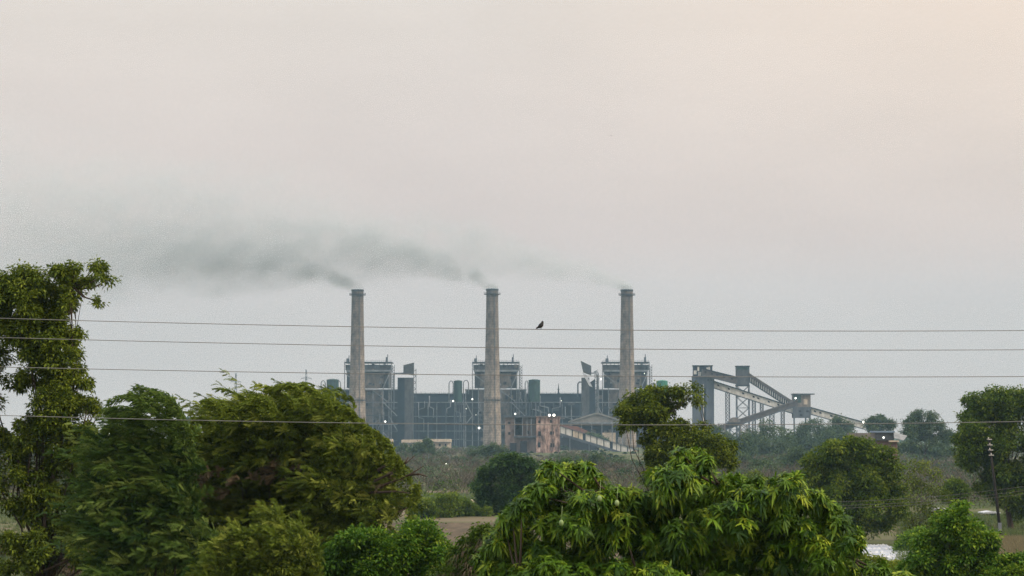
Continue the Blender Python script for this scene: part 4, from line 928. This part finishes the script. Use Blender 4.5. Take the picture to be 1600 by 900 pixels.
nh = [(1428,728,7),(1446,730,8),(1462,742,8),(1425,750,9),(1440,760,10),(1462,768,9),(1478,776,7),(1422,782,11),(1448,795,12),(1470,805,9),(1425,815,11),(1450,825,10),(1408,800,8)]
make_tree('thin_tree', 'sparse yellowish tree right of the round crowned tree', 'tree', nh, 250,
          lambda C, Rr: clumpy(C, Rr, 480, 10, .28, .28, .10, tb=.5, tvar=.2, lo=.2), 'olive_leaf', bark='bark_pale', r0=.1, basex=1430, depth=.4, zf=.25)
ni = [(1515,665,14),(1535,670,22),(1505,690,14),(1560,705,26),(1540,640,22),(1575,640,22),(1560,620,18),(1530,628,16),(1590,618,20),(1615,625,24),(1516,650,14),(1545,650,26),(1585,655,30),(1512,685,16),(1535,690,28),(1575,695,36),(1505,705,12),(1520,725,20),(1555,735,32),(1595,740,32),(1625,700,36),(1580,775,26),(1610,790,30),(1550,765,16),(1630,760,30)]
make_tree('neem_tree', 'tall dense dark tree cut off by the right edge behind the leaning pole', 'tree', ni, 278,
          lambda C, Rr: clumpy(*sub(C, Rr, 8, .38), 5000, 14, .22, .33, .16, tb=.45, tvar=.24, lo=.6), 'neem_leaf', r0=.3, basex=1582, depth=.6)
bj = [(1508,792,9),(1500,808,16),(1480,822,22),(1515,832,24),(1545,845,18),(1460,850,24),(1500,862,30),(1440,872,22),(1540,880,28),(1470,892,30),(1425,895,22),(1580,885,24),(1605,880,22),(1510,905,34),(1560,905,30),(1440,845,10)]
make_tree('leafy_shrub', 'bright green bushy shrub at the lower right below the leaning pole', 'shrub', bj, 95,
          lambda C, Rr: clumpy(*sub(C, Rr, 6, .42), 4200, 13, .09, .14, .08, tb=.45, tvar=.24, lo=.5), 'bright_leaf', r0=.08, basex=1500)
bk = [(800,724,16),(780,728,16),(825,727,14),(762,742,18),(845,738,14),(800,748,28),(750,760,14),(760,778,20),(795,780,28),(832,768,26),(852,758,14),(848,785,14),(780,790,18)]
make_tree('round_tree', 'dark round dense tree in front of the derelict pink building', 'tree', bk, 330,
          lambda C, Rr: clumpy(*sub(C, Rr, 8, .38), 3600, 12, .26, .36, .2, tb=.45, tvar=.22, lo=.6), 'dark_leaf', r0=.3, basex=800)
make_tree('round_tree', 'small dark tree tucked between the round dense tree and the mango', 'tree', [(868,738,16),(885,732,14),(872,758,20),(892,755,18),(880,780,22)], 345,
          lambda C, Rr: clumpy(C, Rr, 900, 12, .3, .36, .2, tb=.42, lo=.6), 'dark_leaf', r0=.2, basex=878)
hl = ['left shrub of the low row beyond the ploughed field, yellow green at its foot', 'tallest rounded shrub of the low row beyond the ploughed field', 'right shrub of the low row beyond the ploughed field, left of the pale hut']
for lab, lb, dd in zip(hl, ([(655,795,9),(665,790,10),(672,800,8),(648,802,7)], [(690,788,14),(705,782,12),(698,800,10),(680,798,8)], [(722,790,11),(735,797,8),(715,800,8),(748,802,6),(760,800,6)]), (318, 322, 326)):
    make_tree('field_shrub', lab, 'shrub', lb, dd, lambda C, Rr: clumpy(C, Rr, 520, 12, .25, .3, .17, tb=.5, lo=.5), 'neem_leaf', r0=.06, group='shrubs in a row beyond the ploughed field')
# low growth
def bush_blob(name, label, lb, dd, n, leaf, L=.16, W_=.09, tb=.45, cr=.12, cat='shrub', group=None):
    make_tree(name, label, cat, lb, dd, lambda C, Rr: clumpy(C, Rr, n, 12, cr, L, W_, tb=tb), leaf, r0=.05, group=group)
bush_blob('dry_bush', 'reddish brown dry bush at the bottom left under the tall ragged tree', [(75,885,14),(95,880,14),(112,888,12),(60,895,10)], 175, 600, 'dry_leaf', .2, .06)
bush_blob('dry_bush', 'small reddish dry bush at the left edge below the tall ragged tree', [(4,862,10),(15,870,8)], 215, 260, 'dry_leaf', .2, .06)
bush_blob('leafy_shrub', 'dull green shrub seen through the gap beside the tall tree trunk', [(75,830,14),(95,835,16),(85,860,14),(108,850,12)], 225, 700, 'dark_leaf', .25, .12, .6)
bush_blob('leafy_shrub', 'dusky green shrub filling the foot of the wispy dark tree', [(190,860,26),(220,880,30),(170,900,30),(250,895,28)], 90, 1200, 'dark_leaf', .13, .05, .35, .08)
bush_blob('leafy_shrub', 'pale leafed low shrub just left of the white sheet', [(1345,880,14),(1370,886,16),(1395,892,14),(1330,895,16)], 130, 700, 'olive_leaf', .17, .07, .7)
bush_blob('leafy_shrub', 'mid green shrub below the sparse yellowish tree', [(1425,845,12),(1440,838,12),(1415,858,12),(1455,850,10)], 225, 600, 'bright_leaf', .26, .14, .4, .2)
bush_blob('leafy_shrub', 'small green tree left of the tall dense dark tree, beyond the sheds', [(1492,762,12),(1503,770,10),(1485,775,9)], 300, 500, 'neem_leaf', .3, .16, .5, .25)
bush_blob('leafy_shrub', 'olive bushy tree in the hollow between the mango and the round crowned tree', [(1180,752,14),(1195,762,14),(1175,770,14),(1210,775,10)], 420, 700, 'olive_leaf', .45, .22, .55, .35, 'tree')

# ------------------------------------------------------------------ middle distance: trees one can tell apart
far = [
 ('hazy dark tree below the crossing of the conveyors', [(1178,690,16),(1200,680,16),(1222,688,16),(1190,710,24),(1225,712,20),(1165,712,12)], 1050),
 ('hazy tree in front of the legs of the transfer tower', [(1240,690,9),(1230,700,9),(1255,682,14),(1272,676,12),(1290,685,12),(1262,700,18),(1285,705,16)], 1250),
 ('paler hazy tree low beside the mango tree top', [(1120,715,12),(1140,722,16),(1160,735,18),(1135,742,18)], 800),
 ('low hazy tree between two larger hazy trees', [(1225,735,16),(1245,728,14),(1240,748,14)], 900),
 ('small hazy tree under the far end of the last conveyor', [(1312,668,8),(1322,676,9),(1304,680,8)], 1300),
 ('hazy tree behind the blue roofed building', [(1362,662,9),(1378,656,9),(1390,664,8),(1370,672,10)], 1150),
 ('open hazy tree right of the building, sky showing through', [(1425,660,9),(1438,652,10),(1455,655,9),(1468,668,9),(1440,672,16),(1460,684,14),(1422,678,11),(1478,680,8)], 900),
 ('low hazy tree beside the tall dense dark tree', [(1478,688,9),(1488,684,8),(1470,702,12)], 1000),
 ('greyish tree in front of the cream sheds', [(655,702,9),(668,696,8),(645,708,9),(672,708,9)], 1150),
 ('low dark green tree at the foot of the middle chimney', [(755,706,9),(770,703,9),(742,712,9),(785,706,8)], 1000),
 ('greyish tree hiding the left cream shed', [(628,702,7),(618,708,8),(634,712,8)], 1200),
 ('dull green tree at the foot of the gabled shed', [(922,682,4),(934,686,5),(945,690,5)], 1700),
 ('hazy green thicket below the sloping white gallery', [(930,722,12),(950,728,12),(905,722,10),(970,724,9),(940,740,12)], 800),
 ('hazy tree on the skyline between the two feathery trees', [(285,662,7),(296,660,7),(303,664,6),(275,667,6)], 1300),
 ('hazy tree seen through the wispy dark tree', [(205,690,14),(225,688,14),(190,695,10)], 1100),
 ('broad hazy tree filling the gap between the transfer tower and the blue roofed building', [(1300,690,10),(1318,692,10),(1335,690,8),(1290,705,14),(1325,710,14)], 1150),
 ('low bluish tree mass at the foot of the open hazy tree', [(1425,700,12),(1445,705,14),(1410,700,9),(1465,712,12),(1485,706,9)], 950),
 ('dusky green tree rising between the mango top and the round crowned tree', [(1195,728,16),(1180,740,14),(1215,742,14),(1200,755,12)], 620),
 ('soft green tree close behind the right slope of the mango', [(1150,745,14),(1165,757,14),(1135,758,10)], 560),
 ('leafy hazy tree against the left side of the round crowned tree', [(1250,712,14),(1238,725,14),(1262,730,12),(1245,748,12)], 700),
 ('large hazy green tree behind the mango top', [(1120,700,12),(1140,706,14),(1158,696,12),(1165,715,14)], 950),
 ('dull hazy tree below the silo tower', [(1105,690,10),(1120,684,9),(1138,690,9),(1128,702,12)], 1150),
 ('hazy tree at the left end of the cream sheds', [(600,700,8),(590,704,8),(608,708,8)], 1300),
]
for lab, lb, dd in far:
    k = dd/1000
    if 1090 < lb[0][0] < 1345 and dd > 780: lb = [(x, y-6, r*1.25) for x, y, r in lb]
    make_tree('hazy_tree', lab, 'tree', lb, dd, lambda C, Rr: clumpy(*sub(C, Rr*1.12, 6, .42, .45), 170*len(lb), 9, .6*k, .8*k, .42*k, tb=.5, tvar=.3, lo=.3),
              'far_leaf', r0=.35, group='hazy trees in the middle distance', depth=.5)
# far-off wood on the skyline and scrub (uncountable)
def spread(n, d0, d1, w=.24, f=None):
    d = np.exp(rng.uniform(math.log(d0), math.log(d1), n)); x = rng.uniform(-w, w, n)*d
    return x, d
def bushes(n, d0, d1, h, per, name, label, leaf, kk=1.0, w=.24, mask=None, tb=.45, twig=False, cat=None):
    x, d = spread(n, d0, d1, w)
    if mask is not None:
        keep = mask(800+x/d*FPX, d); x = x[keep]; d = d[keep]; n = len(x)
    px = 800+x/d*FPX; hh = h*rng.uniform(.6, 1.25, n)
    if cat != 'wood':   # growth stays low where the plant's foot shows
        yl = np.where(px < 775, 695.0, np.where(px < 880, 708.0, np.where(px < 1010, 690+(px-868)*.22, 696.0)))
        hh = np.minimum(hh, np.maximum(.5, 10-(yl-680)*d/FPX)/1.15)
    C = np.stack([x, d, hh*.42], 1)
    ci = np.repeat(np.arange(n), per); m = n*per
    sc = (d/1000)[ci]*kk
    u = rdir(m); u[:, 2] = np.abs(u[:, 2])*1.2-.25
    if twig:
        pos = np.stack([x, d, np.zeros(n)], 1)[ci]+u*np.array([.5,.5,.0])*hh[ci][:, None]
        pos[:, 2] = rng.uniform(0, .5, m)*hh[ci]
        dr = u*np.array([1,1,.3])+np.array([0,0,.9])+rdir(m)*.3
        v = leaves(pos, dr, rdir(m), hh[ci]*rng.uniform(.25,.6,m), .14*sc+.05, .1, tb+rng.normal(size=n)[ci]*.15+rng.normal(size=m)*.15, SLIV)
    else:
        pos = C[ci]+u*hh[ci][:, None]*np.array([.85,.85,.5])*rng.uniform(.55,1,m)[:, None]
        v = leaves(pos, u+rdir(m)*.7, np.tile([0,0,1.],(m,1))+rdir(m)*.6, .8*sc+.15, .45*sc+.08, .2, tb+rng.normal(size=n)[ci]*.18+rng.normal(size=m)*.12, LEAF)
    o = np_mesh(name, *v[:2], M[leaf], tint=v[2]); tag(o, label, cat or 'scrub', kind='stuff'); return o
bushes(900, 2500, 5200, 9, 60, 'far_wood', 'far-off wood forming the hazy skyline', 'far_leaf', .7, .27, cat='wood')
bushes(2600, 360, 1800, 4.5, 60, 'thorn_scrub', 'leafless grey brown thorn scrub covering the plain before the plant', 'scrub_twig', 1.0, .24,
       mask=lambda px, d: ((d > 430) | (px > 900) | (px < 640)), twig=True)
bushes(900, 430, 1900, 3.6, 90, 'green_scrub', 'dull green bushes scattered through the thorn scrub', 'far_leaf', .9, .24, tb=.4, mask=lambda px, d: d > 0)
bushes(260, 300, 480, 2.6, 90, 'field_edge_growth', 'low green growth along the field edges', 'neem_leaf', .8, .24,
       mask=lambda px, d: (d > 316) & ((px < 560) | (px > 640)), cat='undergrowth')
# grass on the near plain
def tufts(n, x0, x1, d0, d1, h, leaf, name, label, per=14, tb=.45):
    px = rng.uniform(x0, x1, n); d = 1/rng.uniform(1/d1, 1/d0, n); x = (px-800)/FPX*d
    ci = np.repeat(np.arange(n), per); m = n*per
    pos = np.stack([x, d, np.zeros(n)], 1)[ci]+rng.normal(size=(m,3))*np.array([.22,.22,0])
    v = leaves(pos, rdir(m)*.5+np.array([-.15,0,1.]), rdir(m), h*rng.uniform(.5,1.3,m), .05, .1, tb+rng.normal(size=n)[ci]*.2+rng.normal(size=m)*.1, SLIV)
    o = np_mesh(name, *v[:2], M[leaf], tint=v[2]); tag(o, label, 'grass', kind='stuff')
tufts(4200, -20, 560, 175, 330, .55, 'grass', 'crop_grass', 'green crop grass on the plain at the left')
tufts(3600, 1400, 1620, 175, 330, .6, 'grass', 'meadow_grass', 'green grass on the plain at the right')
tufts(1500, 1545, 1620, 205, 250, .8, 'drygrass', 'straw_grass', 'dry straw coloured grass at the right edge')
tufts(700, 560, 850, 206, 222, .6, 'drygrass', 'stubble', 'dry stubble along the near edge of the ploughed field')
# ------------------------------------------------------------------ smoke
def math_(n, l, op, a, b=None, c=None, clamp=False):
    m = n.new('ShaderNodeMath'); m.operation = op; m.use_clamp = clamp
    for i, v in enumerate((a, b, c)):
        if v is None: continue
        if isinstance(v, (int, float)): m.inputs[i].default_value = v
        else: l.new(v, m.inputs[i])
    return m.outputs[0]
def smoke(px, py, label, A, L_, B, r0, k, dens, length, fall, seed, col):
    o3 = P(px, py, 2050); n_ = 40
    sl = [length*(i/(n_-1))**1.4 for i in range(n_)]
    zc = lambda s: A*(1-math.exp(-s/L_))+B*s
    rc = lambda s: r0+k*s
    mb = MB(); mb.tube([(o3.x-s+r0*1.0, o3.y, o3.z+zc(s)) for s in sl], [rc(s)*1.55 for s in sl], 18)
    m = bpy.data.materials.new('smoke'); m.use_nodes = True; n = m.node_tree.nodes; l = m.node_tree.links; n.clear()
    out = n.new('ShaderNodeOutputMaterial'); pv = n.new('ShaderNodeVolumePrincipled'); l.new(pv.outputs[0], out.inputs['Volume'])
    pv.inputs['Color'].default_value = (*col, 1); pv.inputs['Anisotropy'].default_value = .1
    t = n.new('ShaderNodeTexCoord'); sp = n.new('ShaderNodeSeparateXYZ'); l.new(t.outputs['Object'], sp.inputs[0])
    s_ = math_(n, l, 'MAXIMUM', math_(n, l, 'MULTIPLY', sp.outputs[0], -1.0), 0.0)
    e = math_(n, l, 'EXPONENT', math_(n, l, 'MULTIPLY', s_, -1/L_))
    z_ = math_(n, l, 'ADD', math_(n, l, 'MULTIPLY', math_(n, l, 'SUBTRACT', 1.0, e), A), math_(n, l, 'MULTIPLY', s_, B))
    r_ = math_(n, l, 'ADD', math_(n, l, 'MULTIPLY', s_, k), r0)
    def noise(sc, det, off):
        mp = n.new('ShaderNodeMapping'); mp.inputs['Location'].default_value = (seed*13.1+off, seed*7.7, off*3.3); mp.inputs['Scale'].default_value = (.62, 1, 1)
        l.new(t.outputs['Object'], mp.inputs[0]); q = n.new('ShaderNodeTexNoise'); q.inputs['Scale'].default_value = sc; q.inputs['Detail'].default_value = det; q.inputs['Roughness'].default_value = .6
        l.new(mp.outputs[0], q.inputs['Vector']); return q.outputs[0]
    na = noise(.022, 2, 0); nb = noise(.075, 4, 5)
    w1 = math_(n, l, 'MULTIPLY', math_(n, l, 'MULTIPLY', math_(n, l, 'SUBTRACT', na, .5), 2.6), math_(n, l, 'SUBTRACT', r_, r0*.85))
    dz = math_(n, l, 'ADD', math_(n, l, 'SUBTRACT', sp.outputs[2], z_), w1)
    rr = math_(n, l, 'DIVIDE', math_(n, l, 'SQRT', math_(n, l, 'ADD', math_(n, l, 'ADD', math_(n, l, 'MULTIPLY', dz, dz), math_(n, l, 'MULTIPLY', sp.outputs[1], sp.outputs[1])), math_(n, l, 'POWER', math_(n, l, 'MAXIMUM', sp.outputs[0], 0.0), 2.0))), r_)
    edge = math_(n, l, 'SUBTRACT', 1.0, rr, clamp=True)
    edge = math_(n, l, 'POWER', edge, .85)
    puff = math_(n, l, 'MULTIPLY_ADD', math_(n, l, 'SUBTRACT', nb, .36), 4.2, .0, clamp=False); puff = math_(n, l, 'MAXIMUM', puff, .14)
    fade = math_(n, l, 'POWER', math_(n, l, 'DIVIDE', r0, r_), fall)
    tail = math_(n, l, 'SUBTRACT', 1.0, math_(n, l, 'DIVIDE', s_, length*1.0), clamp=True)
    dn = math_(n, l, 'MULTIPLY', math_(n, l, 'MULTIPLY', math_(n, l, 'MULTIPLY', edge, puff), math_(n, l, 'MULTIPLY', fade, tail)), dens)
    dn = math_(n, l, 'MULTIPLY', dn, math_(n, l, 'MULTIPLY_ADD', math_(n, l, 'EXPONENT', math_(n, l, 'MULTIPLY', s_, -1/14)), .9, 1.0))
    l.new(dn, pv.inputs['Density'])
    m.cycles.volume_step_rate = .12
    o = mb.build('smoke_plume', m, None, o3); tag(o, label, 'smoke', 'smoke plumes trailing left from the chimneys')
SMK = (.73, .79, .81)
smoke(558, 451, 'smoke plume trailing left from the left chimney', 11, 22, .085, 6.0, .18, .26, 520, 1.0, 1, SMK)
smoke(769, 450, 'thick grey smoke plume trailing left from the middle chimney', 16, 22, .125, 6.0, .185, .28, 600, .98, 2, SMK)
smoke(980, 451, 'thin smoke plume trailing left from the right chimney', 12, 26, .14, 5.6, .155, .25, 520, 1.05, 3, SMK)

# ------------------------------------------------------------------ haze
mb = MB(); mb.box(-3200, 3200, -60, 5600, -1.0, 330)
m = bpy.data.materials.new('haze'); m.use_nodes = True; n = m.node_tree.nodes; l = m.node_tree.links; n.clear()
out_ = n.new('ShaderNodeOutputMaterial'); pv = n.new('ShaderNodeVolumePrincipled'); l.new(pv.outputs[0], out_.inputs['Volume'])
pv.inputs['Color'].default_value = (.48, .76, 1.0, 1); pv.inputs['Density'].default_value = HAZE; pv.inputs['Anisotropy'].default_value = 0.0
o = mb.build('haze', m); tag(o, 'thin pale haze over the whole plain', 'haze', kind='stuff')
